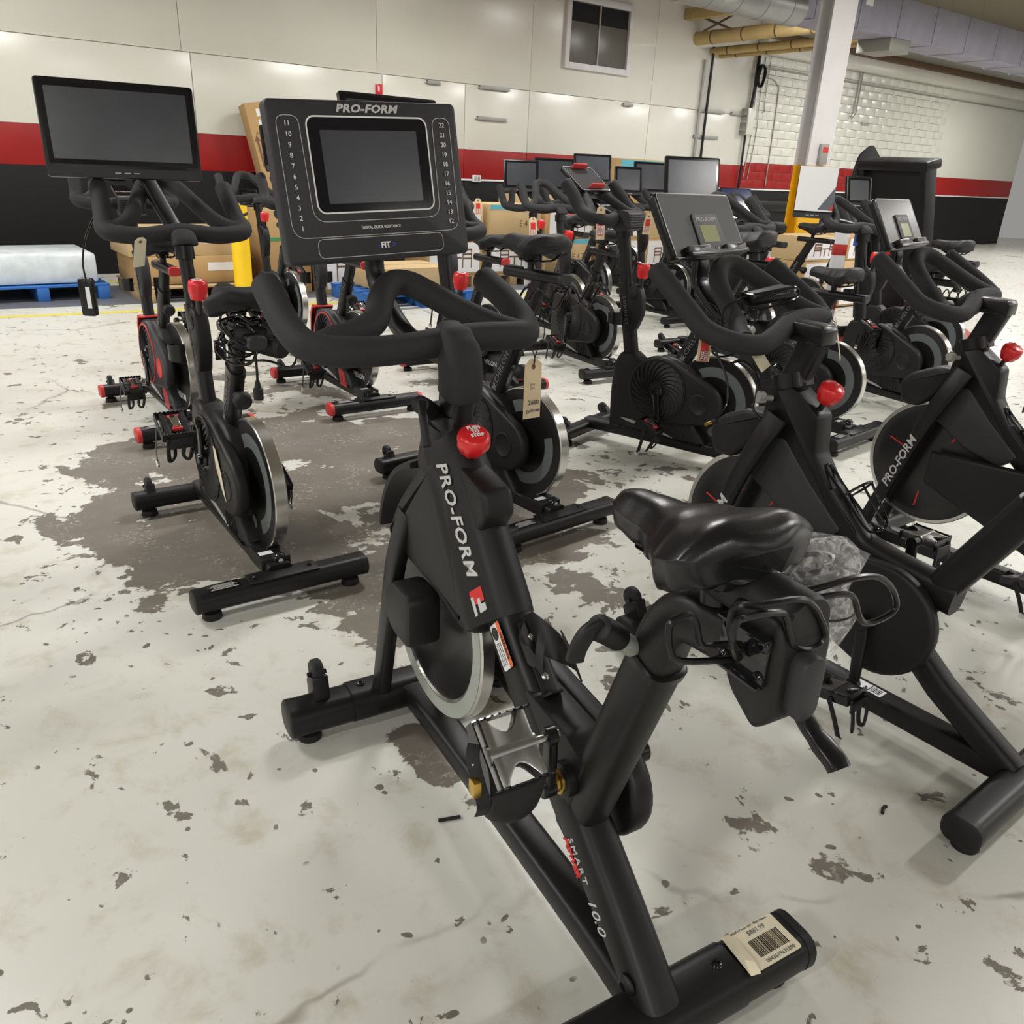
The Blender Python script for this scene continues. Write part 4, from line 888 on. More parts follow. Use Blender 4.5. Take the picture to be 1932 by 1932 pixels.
    part('emblem_ring', 'dimprint', po, lambda g: g.lathe([(.010, 0), (.010, .0008), (.014, .0008), (.014, 0)], a+d*.028+Y*.0264, Y, 20))
    part('emblem_core', 'dimprint', po, lambda g: g.lathe([(.0001, .0006), (.006, .0006), (.006, 0), (.0001, 0)], a+d*.028+Y*.0264, Y, 14))
    kd = V((-.85, 0, -.2)).normalized()
    kn = part('seat_knob', 'rubber', po, lambda g: (knob_head(g, a+d*.155+kd*.075, kd, .03, .045, 6)), ang=50)
    part('knob_neck', 'frame', kn, lambda g: g.tube([a+d*.155+kd*.03, a+d*.155+kd*.062], .017, 12))
    sp = V((seat*d.x/d.z, 0, seat))
    ip = part('seat_post', 'frame', B, lambda g: g.tube([a+d*.1, b+sp+d*.02], (.022, .035), sec=SQ3, up=X))
    hl = part('adjustment_holes', 'disc', ip, lambda g: [g.lathe([(.006, -.036), (.006, -.0352), (.0001, -.0352)], a+d*(.27+.03*k), X, 10) for k in range(int(2+seat*30))]); hl['kind'] = 'stuff'
    zs = .815+seat; xo = sp.x+slide
    sl = part('seat_slider', 'frame', B, lambda g: g.tube([(.40+xo, 0, zs), (.085+xo, 0, zs)], (.028, .021), sec=SQ3))
    part('slider_cap', cap if red else 'char', sl, lambda g: g.tube([(.09+xo, 0, zs), (.078+xo, 0, zs), (.074+xo, 0, zs)], [(.029, .022), (.029, .022), (.025, .018)], sec=SQ3))
    part('saddle_stem', 'smooth', B, lambda g: (g.tube([(.27+xo, 0, zs), (.27+xo, 0, zs+.07)], .015, 12), g.box((.27+xo, 0, zs+.065), (.06, .05, .022), .005)))
    sd = saddle(B, .135+xo, .42+xo, .235, zs+.137, zs+.155, m='rubber', skirt=.08)
    if rack:
        def wr(g):
            for sx in (.0, -.045):
                P = []
                for k in range(41):
                    t = -1+2*k/40; P.append((.10+xo+sx*.5-.03*(sx < 0), t*.2, zs-.055+.038*cos(t*2.5*pi)))
                g.tube(P, .004, 8)
            for e in (-1, 1): g.tube(cr([(.10+xo, e*.2, zs-.092), (.09+xo, e*.215, zs-.1), (.065+xo, e*.205, zs-.1)], 3), .004, 8)
            g.box((.085+xo, 0, zs-.03), (.03, .05, .025), .004)
        part('dumbbell_rack', 'gloss', sl, wr)
    # handlebar post
    a2, b2 = V((.70, 0, .47)), V((.80, 0, .955)); d2 = (b2-a2).normalized(); bp_ = V((0, 0, bar))
    fp = part('front_tube', 'frame', B, lambda g: g.tube([a2, a2+d2*.37], (.027, .036), sec=SQ3, up=X))
    part('tube_collar', 'smooth', fp, lambda g: g.tube([a2+d2*.36, a2+d2*.378], (.029, .038), sec=SQ3, up=X))
    text(word, .022, a2+d2*.24+Y*.0282, -d2, Y.cross(-d2), 'dimprint', fp, space=1.5)
    top = V((.818, 0, 1.055+bar))
    part('handlebar_post', 'frame', B, lambda g: g.tube([a2+d2*.2, V((.805, 0, .97+bar)), top], (.022, .03), sec=SQ3, up=X))
    br = part('brake_bracket', fm, B, lambda g: g.prism(fillet([(.715, .60), (.69, .61), (.655, .70), (.665, .78), (.685, .825), (.73, .84), (.765, .80), (.745, .70)], [.02, .02, .06, .05, .02, .03, .05, .05], 4), -.026, .026, .01, nb=3), ang=50)
    part('bracket_disc', fm, br, lambda g: g.lathe([(.026, .024), (.026, .029), (.022, .031), (.0001, .031)], (.715, 0, .785), Y, 22))
    kk = V((.69, 0, .835)); ku = V((-.08, 0, .99)).normalized()
    part('knob_rod', 'gloss', br, lambda g: g.tube([kk-ku*.02, kk+ku*.035], .012, 12))
    sk = part('resistance_knob', 'red' if knob == 'red' else 'plastic', br, lambda g: g.lathe([(.018, .03), (.027, .034), (.029, .05), (.032, .058), (.032, .085), (.029, .097), (.024, .1), (.0001, .1)], kk, ku, 32, wob=(.05, 9, .052, .088)), ang=50)
    part('knob_emblem', 'white', sk, lambda g: g.lathe([(.015, .1), (.015, .1006), (.0185, .1006), (.0185, .1)], kk, ku, 20))
    if cages:
        for e in (1, -1):
            def cage(g):
                rings = []
                for k in range(11):
                    aa = rad(200-190*k/10); c = V((.78, e*.065, .67)); rad_ = .042
                    p = c+V((cos(aa)*rad_, e*sin(aa)*rad_*.9, 0)); q = c+V((cos(aa)*(rad_-.003), e*sin(aa)*(rad_-.003)*.9, 0)); hgt = .035-.012*k/10
                    rings.append([p+Z*hgt, q+Z*hgt, q-Z*hgt, p-Z*hgt])
                g.loft(rings)
            part('bottle_cage', 'smooth', fp, cage)
    # handlebar
    bz = bar
    st = part('stem', 'foam', B, lambda g: g.tube(cr([(.87, 0, 1.085+bz), (.84, 0, 1.078+bz), (.81, 0, 1.065+bz), (.79, 0, 1.05+bz), (.785, 0, 1.04+bz)], 4), [(.03+.012*min(1, k/8), .024) for k in range(17)], sec=SQ3))
    sc = part('stem_clamp', 'smooth', st, lambda g: g.tube([(.808, 0, .99+bz), (.814, 0, 1.035+bz)], (.03, .04), sec=SQ3, up=X))
    hb = part('handlebar', 'foam', B, lambda g: g.tube(cr([(1.03, .218, 1.225+bz), (.985, .222, 1.18+bz), (.93, .232, 1.115+bz), (.885, .24, 1.088+bz), (.85, .215, 1.075+bz), (.83, .13, 1.068+bz), (.835, .05, 1.076+bz), (.84, 0, 1.08+bz), (.835, -.05, 1.076+bz), (.83, -.13, 1.068+bz), (.85, -.215, 1.075+bz), (.885, -.24, 1.088+bz), (.93, -.232, 1.115+bz), (.985, -.222, 1.18+bz), (1.03, -.218, 1.225+bz)], 4), .03, 14, dome=.008), ang=60)
    part('loop_bar', 'foam', hb, lambda g: g.tube(cr([(.88, .235, 1.088+bz), (.905, .19, 1.09+bz), (.94, .14, 1.12+bz), (1.02, .09, 1.18+bz), (1.085, .05, 1.225+bz), (1.105, 0, 1.235+bz), (1.085, -.05, 1.225+bz), (1.02, -.09, 1.18+bz), (.94, -.14, 1.12+bz), (.905, -.19, 1.09+bz), (.88, -.235, 1.088+bz)], 5), .028, 14), ang=60)
    if screen:
        k = screen[0]
        if k == 'tablet':
            part('tablet_mast', 'smooth', B, lambda g: g.box((.93, 0, 1.10+bz), (.2, .09, .05), .012, u=V((.93, 0, .36)).normalized(), v=Y, w=V((-.36, 0, .93)).normalized()))
            rb = part('ribbed_cover', 'char', B, lambda g: g.tube([(.80, -.065, 1.065+bz), (.80, .065, 1.065+bz)], (.05, .048), sec=SQ3))
            rr_ = part('cover_ribs', 'plastic', rb, lambda g: [g.tube([(.7495, -.06, 1.03+.011*q+bz), (.7495, .06, 1.03+.011*q+bz)], .0028, 6) for q in range(7)]); rr_['kind'] = 'stuff'
            mo, (c, rt, up, nn) = monitor(B, (1.05, 0, 1.245+bz), .27, .17, rad(52), face='char', chin=0, name='tablet_tray', m='smooth')
            part('tray_edge', 'silver', mo, lambda g: outline(g, rrect(.262, .162, .012, 4), .003, .002, c, rt, up))
            for e in (1, -1): part('tablet_grip', 'redcap', mo, lambda g: g.prism(fillet([(-.07, 0), (.07, 0), (.06, .026), (-.06, .026)], .006), -.004, .004, .001, o=c+up*(e*.07)+nn*.004, u=rt, v=nn, w=up))
            text('ECHELON', .018, V((.93, 0, 1.128+bz)), -Y, V((.93, 0, .36)), 'silver', mo)
        else:
            cxyz, wd, hh, tilt, yaw = screen[1:6]
            kw = screen[6] if len(screen) > 6 else {}
            part('screen_arm', 'frame', B, lambda g: g.tube(cr([(.87, 0, 1.08+bz), (.93, 0, 1.09+bz), (cxyz[0]+.03, cxyz[1]*.5, cxyz[2]-hh*.45), (cxyz[0]+.035, cxyz[1], cxyz[2]-hh*.1)], 5), (.03, .016), sec=SQ3))
            mo, fr4 = monitor(B, cxyz, wd, hh, tilt, yaw, **kw)
            if k == 'paper':
                c, rt, up, nn = fr4; n0 = nn*.003
                ps = part('paper_sheet', 'paper', mo, lambda g: g.box(c+up*.02+nn*.004, (wd*.97, hh*.86, .002), 0, u=rt, v=up, w=nn))
                part('printed_corner', 'linegrey', ps, lambda g: g.prism([(wd*.1, -hh*.4), (wd*.48, -hh*.4), (wd*.48, hh*.05)], .005, .0058, 0, o=c+up*.02, u=rt, v=up, w=nn))
                part('printed_tip', 'redprint', ps, lambda g: g.prism([(wd*.38, -hh*.405), (wd*.483, -hh*.405), (wd*.483, -hh*.28)], .0058, .0066, 0, o=c+up*.02, u=rt, v=up, w=nn))
    return B
# ------------------------------------------------------------------ bikes with the wheel in front
def front_wheel_bike(label, o, az, silver=False):
    B = thing('exercise_bike', label, 'exercise bike', (o[0], o[1], 0), rad(az), 'indoor cycling bikes')
    fs = stabilizer(B, 'front_stabilizer', .99, .31, .085, .032, .1)
    rs = stabilizer(B, 'rear_stabilizer', -.02, .29, .085, .032, .1)
    for sg in (-1, 1): transport_wheel(fs, (1.02, sg*.25, .135), .033, .024, lean=V((.4, 0, .917)), h=.05)
    br_ = part('bottom_rail', 'frame', B, lambda g: g.tube([(.98, 0, .075), (0, 0, .075)], (.032, .028), sec=SQ))
    lb = part('barcode_label', 'paper', br_, lambda g: g.box((.37, .008, .1035), (.085, .036, .0012), .001))
    part('barcode', 'smooth', lb, lambda g: [g.box((.365-.0042*k, .008, .1044), (.0014 if k % 3 else .0026, .026, .0006), 0) for k in range(8)])
    # flywheel
    fc = V((.82, 0, .40)); R = .232
    fw = part('flywheel', 'disc', B, lambda g: g.lathe([(.03, -.014), (.2, -.014), (R-.012, -.018), (R-.012, .018), (.2, .014), (.18, .018), (.03, .018)], fc, Y, 56), loc=fc)
    part('flywheel_rim', 'steel', fw, lambda g: g.loft([[fc+V((cos(2*pi*k/64), 0, sin(2*pi*k/64)))*r+Y*h for k in range(64)] for r, h in ((R-.014, .018), (R-.003, .018), (R, .015), (R, -.015), (R-.003, -.018), (R-.014, -.018))], closed=True))
    for k in range(7):
        a = rad(20+51*k); d = V((cos(a), 0, sin(a))); part('red_stripe', 'redprint', fw, lambda g: g.box(fc+d*.145+Y*.0185, (.06, .005, .0012), 0, u=d, v=Y.cross(d), w=Y))
    for sg in (1, -1):
        fl = part('fork_leg', 'frame', B, lambda g: g.tube(cr([(.765, sg*.05, .76), (.79, sg*.07, .69), (.835, sg*.075, .58), (.87, sg*.075, .47), (.95, sg*.075, .23), (.995, sg*.07, .08)], 4), [(.014, .036-.012*min(1, k/12)) for k in range(21)], sec=SQ3, up=X))
        if sg == 1:
            p0, p1 = V((.94, .0905, .26)), V((.853, .0905, .53)); d = (p1-p0).normalized()
            text('PRO-FORM', .042, (p0+p1)/2, d, Y.cross(d), 'silver', fl, wid=1.05, shear=.25, bold=.0008)
    part('front_guard', 'plastic', B, lambda g: g.prism(fillet([(.99, .67), (.955, .715), (.87, .755), (.80, .755), (.84, .66), (.90, .60), (.965, .60)], .02), -.045, .045, .014, nb=3))
    part('inner_cover', 'char', B, lambda g: g.prism(fillet([(.81, .69), (.74, .71), (.64, .61), (.52, .51), (.58, .46), (.70, .49), (.845, .575)], .02), -.038, .038, .012, nb=3))
    nk = part('neck', 'frame', B, lambda g: g.prism(fillet([(.815, .86), (.735, .84), (.655, .785), (.643, .685), (.585, .61), (.48, .515), (.505, .455), (.60, .545), (.72, .66), (.825, .735)], .012), -.036, .036, .008))
    part('neck_collar', 'smooth', nk, lambda g: g.tube([(.765, 0, .835), (.778, 0, .872)], (.041, .05), sec=SQ3, up=X))
    part('handlebar_post', 'frame', B, lambda g: g.tube([(.77, 0, .84), (.725, 0, .97)], (.03, .038), sec=SQ3, up=X))
    cap = part('slider_block', 'smooth', B, lambda g: g.prism(fillet([(-.08, -.025), (.08, -.025), (.08, .012), (.055, .025), (-.07, .025), (-.08, .012)], .004), -.034, .034, .006, o=(.765, 0, .985)))
    part('slider_rail', 'frame', B, lambda g: g.tube([(.80, 0, .97), (.95, 0, .965)], (.026, .024), sec=SQ3))
    part('stem', 'foam', B, lambda g: g.tube(cr([(.80, .0, 1.005), (.83, .0, .99), (.85, 0, .965)], 3), (.035, .026), sec=SQ3))
    hb = part('handlebar', 'foam', B, lambda g: g.tube(cr([(1.03, .298, 1.118), (.975, .295, 1.08), (.91, .29, 1.03), (.86, .28, .992), (.80, .245, .97), (.77, .17, .962), (.785, .08, .98), (.81, 0, 1.0), (.82, -.09, 1.003), (.825, -.15, 1.0), (.845, -.2, .998), (.90, -.215, 1.03), (.97, -.2, 1.075), (1.03, -.185, 1.115)], 5), .0265, 16, dome=.008), ang=60)
    part('loop_bar', 'foam', hb, lambda g: g.tube(cr([(.795, .20, .968), (.85, .15, .975), (.90, .11, .995), (.955, .09, 1.035), (1.005, .075, 1.085), (1.03, .035, 1.118), (1.02, -.01, 1.122), (.975, -.05, 1.092), (.92, -.1, 1.05), (.87, -.15, 1.015), (.83, -.19, .998)], 5), .0255, 16), ang=60)
    part('brake_cable_clamp', 'silver', hb, lambda g: g.lathe([(.0001, 0), (.012, 0), (.012, .012), (.008, .018), (.0001, .018)], (.84, .135, .985), -X, 14))
    # tablet plate
    t, yw, ro = .511, .249, -.011
    rt = -Y*cos(yw)+X*sin(yw); bk = X*cos(yw)+Y*sin(yw); up = Z*cos(t)+bk*sin(t); rt, up = rt*cos(ro)+up*sin(ro), up*cos(ro)-rt*sin(ro); nn = rt.cross(up)
    c = V((1.12, .031, 1.22)); W, H = .438, .183
    tp = part('tablet_plate', 'smooth', B, lambda g: g.prism(rrect(W, H, .012, 4), -.026, 0, .005, o=c, u=rt, v=up, w=nn))
    part('plate_face', 'lcd' if silver else 'plastic', tp, lambda g: g.prism(rrect(W-.018, H-.012, .01, 4), 0, .0012, 0, o=c, u=rt, v=up, w=nn))
    part('plate_edge', 'silver', tp, lambda g: outline(g, rrect(W-.012, H-.006, .011, 4), .0022, .0016, c, rt, up))
    k = c+rt*.012-up*.03
    ks = part('keypad', 'char', tp, lambda g: g.prism(fillet([(-.078, -.056), (.085, -.056), (.08, .06), (-.075, .06)], .01), .001, .006, .002, o=k, u=rt, v=up, w=nn))
    part('keypad_display', 'green', ks, lambda g: g.prism(rrect(.098, .048, .002, 2), .006, .0068, 0, o=k+up*.002, u=rt, v=up, w=nn))
    text('PRO-FORM', .017, k+up*.042+nn*.0066, rt, up, 'silver', ks, wid=1.45, shear=.2)
    for q in range(4): part('key', 'plastic', ks, lambda g: g.prism(rrect(.034, .014, .003, 2), .006, .008, .0008, o=k-up*.043+rt*(-.056+.038*q), u=rt, v=up, w=nn))
    text('-', .02, k-up*.043-rt*.018+nn*.0084, rt, up, 'white', ks); text('+', .02, k-up*.043+rt*.02+nn*.0084, rt, up, 'white', ks)
    for e_ in (-1, 1): part('tablet_ledge', 'smooth', tp, lambda g: g.prism(fillet([(-.062, -.012), (.062, -.012), (.062, .011), (-.062, .011)], .003), 0, .022, .003, o=c-up*(H/2-.016)+rt*(e_*.115+.01), u=rt, v=up, w=nn))
    part('ledge_lip', 'smooth', tp, lambda g: g.prism(rrect(.36, .012, .004, 3), 0, .026, .003, o=c-up*(H/2-.004)+rt*.01, u=rt, v=up, w=nn))
    part('tablet_arm', 'smooth', B, lambda g: g.tube(cr([c-nn*.03-up*.04, c-nn*.045-up*.1, V((1.10, .03, 1.06)), V((1.02, .02, .99)), V((.93, 0, .965))], 5), (.03, .014), sec=SQ3, up=X))
    # knob
    kb = V((.683, 0, .775)); kt = V((.656, .004, .838)); kx = (kt-kb).normalized()
    part('knob_rod', 'gloss', nk, lambda g: g.tube([kb-kx*.01, kt], .0075, 12))
    kn = part('stop_knob', 'red', nk, lambda g: knob_head(g, kt, kx, .033, .048, 8), ang=50)
    ku = kx.cross(-Y).normalized(); ku = ku if ku.z > 0 else -ku
    for t_, dy in (('PUSH', .01), ('TO', 0), ('STOP', -.01)): text(t_, .0105, kt+kx*.0362+ku*dy, -Y, ku, 'redcap', kn)
    part('post_clamp', 'galv', nk, lambda g: g.lathe([(.008, 0), (.008, .025), (.016, .027), (.016, .045), (.0001, .046)], (.80, .036, .80), V((.4, .9, .1)), 16, wob=(.1, 8, .026, .05)))
    # frame to the saddle
    part('top_tube', 'frame', B, lambda g: g.tube(cr([(.60, 0, .585), (.50, 0, .49), (.44, 0, .465), (.33, 0, .45), (.22, 0, .44)], 4), (.036, .042), sec=SQ3, up=X))
    part('seat_tube', 'frame', B, lambda g: g.tube([(.36, 0, .30), (.27, 0, .44), (.12, 0, .72)], (.034, .04), sec=SQ3, up=X))
    part('rear_leg', 'frame', B, lambda g: g.tube([(.36, 0, .33), (.20, 0, .2), (.0, 0, .08)], (.034, .034), sec=SQ3, up=X))
    part('belt_cover', 'plastic', B, lambda g: g.prism([(.37+.15*cos(a), .335+.15*sin(a)) for a in [2*pi*q/36 for q in range(9, 28)]]+[(.80, .34), (.80, .46)], .038, .075, .012, nb=3))
    part('seat_post', 'frame', B, lambda g: g.tube(cr([(.125, 0, .71), (.09, 0, .78), (.07, 0, .83)], 3), (.027, .033), sec=SQ3, up=X))
    part('seat_slider', 'frame', B, lambda g: g.tube([(.16, 0, .84), (-.08, 0, .84)], (.03, .024), sec=SQ3))
    part('saddle_stem', 'smooth', B, lambda g: g.tube([(.05, 0, .84), (.05, 0, .90)], .016, 12))
    saddle(B, -.08, .2, .22, .955, .975, skirt=.07)
    ca = rad(263)
    crank(B, (.385, 0, .325), .098, ca, .165, 1, 'alu', 'small', rad(-12), 'smooth'); crank(B, (.385, 0, .325), -.098, ca+pi, .165, -1, 'alu', 'small', 0, 'smooth')
    # wire bottle cage on the sloping tube
    a, b = V((.615, 0, .645)), V((.485, 0, .535)); d = (b-a).normalized(); n_ = V((-d.z, 0, d.x)); n_ = n_ if n_.z > 0 else -n_
    bc = part('bottle_cage', 'gloss', B, lambda g: (g.tube(cr([a+Y*.014+n_*.004, a+Y*.013+d*.09+n_*.004, b+d*.02+Y*.018+n_*.01, b+d*.03+n_*.05, b+d*.02-Y*.018+n_*.01, a-Y*.013+d*.09+n_*.004, a-Y*.014+n_*.004, a-d*.012+n_*.01], 4, True), .0035, 8, closed=True),
        g.tube(cr([a+d*.085+Y*.02+n_*.0, a+d*.085+Y*.045+n_*.03, a+d*.085+Y*.03+n_*.065, a+d*.085+n_*.075, a+d*.085-Y*.03+n_*.065, a+d*.085-Y*.045+n_*.03, a+d*.085-Y*.02], 4), .0035, 8), g.tube(cr([a+d*.085+Y*.02+n_*.07, b+d*.01+Y*.01+n_*.055, b+d*.03+n_*.05], 4), .0035, 8), g.tube(cr([a+d*.085-Y*.02+n_*.07, b+d*.01-Y*.01+n_*.055, b+d*.03+n_*.05], 4), .0035, 8)))
    return B
# ------------------------------------------------------------------ the bikes where they stand
main_bike()
FX = rad(128.3)
front_wheel_bike('black exercise bike at right with tablet plate, small olive display and red knob', (1.214, 1.565), 128.3)
front_wheel_bike('black exercise bike cut by the right edge, lettered fork and front flywheel with red stripes', (2.06, 2.26), 128.3, silver=True)
BG = dict(chin=.035)
studio_bike('black spin bike at left with tangled power cords hung behind its seat', (-.736, 2.354), 125.6, seat=.015, crank_a=112, screen=('big', (1.0, .12, 1.40), .5, .31, .14, -.1))
studio_bike('black spin bike right behind the large console bike, rear wheel beside the hanging plain tag', (.191, 2.961), 130.9, seat=.165, slide=.06, rack=True, crank_a=265, screen=('big', (1.0, .11, 1.445), .46, .3, .3, 0.))
studio_bike('black spin bike with red tablet clips on its handlebar tray', (1.145, 3.767), 144.4, seat=.17, bar=.06, crank_a=258, screen=('tablet',))
studio_bike('black spin bike whose flywheel shows under the bar with two paper tags', (1.862, 4.322), 133.1, seat=-.03, crank_a=200)
studio_bike('black spin bike at right with a white paper sheet over its screen', (2.62, 4.95), 121, bar=.0, rack=True, crank_a=95, screen=('paper', (1.0, .3, 1.275), .24, .31, .1, -.75))
studio_bike('red and grey spin bike behind the left black one, red saddle slider', (-1.604, 3.914), 126.9, red=True, crank_a=250, screen=('tablet',))
studio_bike('red trimmed spin bike in the middle with red end caps and printed flywheel', (-.806, 4.51), 126.1, red=True, crank_a=250, screen=('big', (1.0, 0, 1.38), .4, .26, .3, 0.))
studio_bike('red trimmed spin bike half hidden behind the hanging plain tag, one red front cap showing', (-.06, 5.0), 126, red=True, crank_a=80, cages=False)
studio_bike('black spin bike in the middle distance, ribbed fan cover facing the aisle', (.672, 5.611), 121.6, seat=.02, crank_a=268, bar=.0, cages=False)
def far(label, px, py, dep, wd, hh, az=124, tilt=.25, z=None, seat=.05, kw=None, red=False, yaw=-.4, kind='big', **k2):
    v = ray(px, py); P = V((0, 0, CAM_H))+v*(dep/v.y); a = rad(az); f = V((cos(a), sin(a), 0)); o = P-f*1.02
    return studio_bike(label, (o.x, o.y), az, red=red, seat=seat, bar=max(-.05, min(.1, P.z-1.42)), crank_a=random.choice((80, 110, 200, 260)), screen=(kind, (1.02, 0, P.z), wd, hh, tilt, yaw, kw or dict(chin=.02)), detail=False, cages=False, **k2)
far('distant spin bike with small square screen, first right of the large console', 984, 331, 7.6, .31, .26)
far('distant spin bike with wide scratched grey screen behind the small square one', 1046, 330, 8.9, .42, .32)
far('distant spin bike with high screen above the red tablet clips', 1118, 318, 10.7, .47, .33)
far('distant spin bike with small screen right of the red tablet clips', 1186, 341, 8.8, .29, .27)
far('distant spin bike with wide black screen left of the big glossy screen', 1236, 336, 9.6, .48, .33)
far('spin bike with big glossy screen rising above the olive display bike', 1306, 338, 6.9, .45, .33, seat=.1)
far('distant spin bike with little screen right of the yellow column', 1621, 362, 6.6, .22, .22, az=130)
far('black spin bike with small display left of the large console, before the tall carton', 468, 372, 6.9, .14, .12, az=127)
far('spin bike whose screen is wrapped in dark blue plastic', 1396, 384, 8.1, .34, .34, tilt=.7, kw=dict(chin=0, face='navy', word='ECHELON'), az=134)
# ------------------------------------------------------------------ tags, cords, bag, adapter
def paper_tag(label, hole, right, up, w_, h, m='kraft', price=False, eyelet=True, bend=0, strings=(), name='paper_tag', notch=.3):
    """card tag hanging from its eyelet; hole = eyelet point, right/up span the card"""
    hole = V(hole); r = V(right).normalized(); u = V(up).normalized(); u = (u-r*u.dot(r)).normalized(); n = r.cross(u)
    t = thing(name, label, 'tag', hole)
    q = w_*notch; P = [(-w_/2, -h+.018), (w_/2, -h+.018), (w_/2, .018-q), (w_/2-q, .018), (-w_/2+q, .018), (-w_/2, .018-q)]
    def f(g):
        rings = []; K = 10
        for k in range(K+1):
            s_ = .018-h*k/K; z = bend*(k/K)**2
            hw = w_/2 if s_ < .018-q else w_/2-q+(.018-s_)
            rings.append([r*-hw+u*s_+n*(z+.0004), r*hw+u*s_+n*(z+.0004), r*hw+u*s_+n*(z-.0004), r*-hw+u*s_+n*(z-.0004)])
        g.loft(rings)
    c = part('tag_card', m, t, f)
    if eyelet: part('eyelet', 'brownp', t, lambda g: g.lathe([(.0025, -.001), (.0055, -.001), (.0055, .001), (.0025, .001)], (0, 0, 0), n, 18))
    if price:
        pp = part('price_panel', 'redprint', c, lambda g: g.box(u*(-h*.45)+n*.0008+n*bend*.2, (w_*.62, h*.62, .0006), 0, u=r, v=u, w=n))
        for k in (0, 1): part('price_field', 'paper', pp, lambda g: g.box(u*(-h*.6)+r*(w_*(-.14+.28*k))+n*(.0014+bend*.2), (w_*.2, h*.26, .0004), 0, u=r, v=u, w=n))
        if w_ > .04:
            text('$1299', w_*.17, u*(-h*.6)-r*(w_*.14)+n*(.0018+bend*.2), u, -r, 'smooth', pp, name='handwriting'); text('$399', w_*.17, u*(-h*.6)+r*(w_*.14)+n*(.0018+bend*.2), u, -r, 'smooth', pp, name='handwriting')
    if strings:
        part('tag_string', 'rubber', t, lambda g: [g.tube(cr([V(p)-hole for p in s_], 5), .0012, 6) for s_ in strings])
    return t, c
BR = rad(120.69); bf = V((cos(BR), sin(BR), 0)); bl_ = V((-sin(BR), cos(BR), 0))
t, c = paper_tag('plain manila tag with handwriting hanging from the right end of the large console bike bar', (.031, 1.744, .952), -bl_+bf*.1, (-.04, 0, 1), .046, .132, strings=(((.031, 1.744, .952), (.033, 1.742, .972), (.022, 1.738, 1.0), (.015, 1.732, 1.02)), ((.031, 1.744, .952), (.036, 1.740, .985), (.049, 1.724, 1.02), (.047, 1.735, 1.055), (.03, 1.752, 1.062), (.02, 1.742, 1.04))))
r_ = (-bl_+bf*.1).normalized(); n_ = r_.cross(V((-.04, 0, 1)).normalized())
text('V 22', .016, V((0, 0, -.05))+n_*.001, V((0, 0, 1)), -r_, 'decal', c, name='handwriting'); text('2980', .015, V((.004, 0, -.078))+n_*.001, r_, V((0, 0, -1)), 'decal', c, name='handwriting'); text('Deposit', .0115, V((.004, 0, -.098))+n_*.001, r_, V((0, 0, -1)), 'decal', c, name='handwriting')
RR = rad(128.3); rf = V((cos(RR), sin(RR), 0)); rl = V((-sin(RR), cos(RR), 0))
paper_tag('manila tag with red price panel under the left bend of the olive display bike bar', (.470, 2.086, .974), -rl+rf*.15+V((0, 0, -.16)), (-.12, 0, 1), .062, .082, price=True, notch=.15, strings=(((.470, 2.086, .974), (.462, 2.09, .99), (.45, 2.11, 1.02), (.47, 2.13, 1.05), (.50, 2.12, 1.03), (.48, 2.09, .99)),))
paper_tag('blank cream tag slanting from the middle of the olive display bike bar', (.592, 2.135, .968), -rl*1+rf*.2+V((0, 0, .25)), (-.42, .25, 1), .05, .112, m='cream', bend=.012, notch=.1, strings=(((.592, 2.135, .968), (.588, 2.13, .99), (.60, 2.12, 1.02), (.61, 2.16, 1.03), (.60, 2.16, .98)),))
paper_tag('tag turned edge on, hanging from the right end of the olive display bike bar', (.876, 2.312, .985), (.36, .93, 0), (-.28, .1, 1), .05, .12, m='cream', notch=.25, strings=(((.876, 2.312, .985), (.868, 2.318, .992), (.86, 2.325, 1.01)),))
paper_tag('manila price tag on the left grip of the red tablet clip bike', (.350, 4.085, 1.175), (.8, .6, 0), (-.1, 0, 1), .055, .15, price=True, strings=(((.350, 4.085, 1.175), (.348, 4.09, 1.21), (.36, 4.10, 1.25)),))
paper_tag('cream tag tied to the left part of the power cord bike handlebar', (-1.15, 2.545, 1.09), (.75, .65, .1), (.75, -.1, .66), .035, .13, m='cream', strings=(((-1.15, 2.545, 1.09), (-1.13, 2.56, 1.1), (-1.11, 2.57, 1.12)),))
for d, p, k in (('far manila price tag hanging above the nearer saddle in the centre', (.056, 7.0, .955), (.075, .17)), ('far price tag on the bar just right of the large console', (-.37, 6.6, 1.09), (.06, .12)), ('far price tag at left of the olive display plate', (.79, 5.6, 1.085), (.06, .13)), ('far tag lying on the bars of the distant wide screen bike', (-.01, 8.0, 1.05), (.07, .12))):
    paper_tag(d, p, (.85, .5, 0), (-.25+.5*(p[0] > .5), 0, 1), k[0], k[1], price=True, strings=((p, V(p)+Z*.04, V(p)+Z*.07),))
# power adapter lying on the bar of the right bike
AC = V((.665, 2.285, 1.055)); au = V((.86, .42, .13)).normalized(); aw = V((-.18, -.05, .98)); av = aw.cross(au).normalized(); aw = au.cross(av)
t = thing('power_adapter', 'black power brick with cord strapped on the olive display bike bar', 'power adapter', AC)
part('adapter_case', 'smooth', t, lambda g: g.prism(rrect(.145, .058, .01, 4), -.017, .017, .006, o=(0, 0, 0), u=au, v=av, w=aw))
part('adapter_cap', 'char', t, lambda g: g.prism(rrect(.125, .05, .008, 4), .016, .0185, .001, o=(0, 0, 0), u=au, v=av, w=aw))
part('cord_jack', 'silver', t, lambda g: g.tube([au*.07+av*.0, au*.098+av*.004], .007, 10))
vd = part('indicator_dots', 'white', t, lambda g: [g.box(-av*.0295+au*(.0+.007*k)+aw*.004, (.002, .001, .0015), 0, u=au, v=av, w=aw) for k in range(8)]); vd['kind'] = 'stuff'
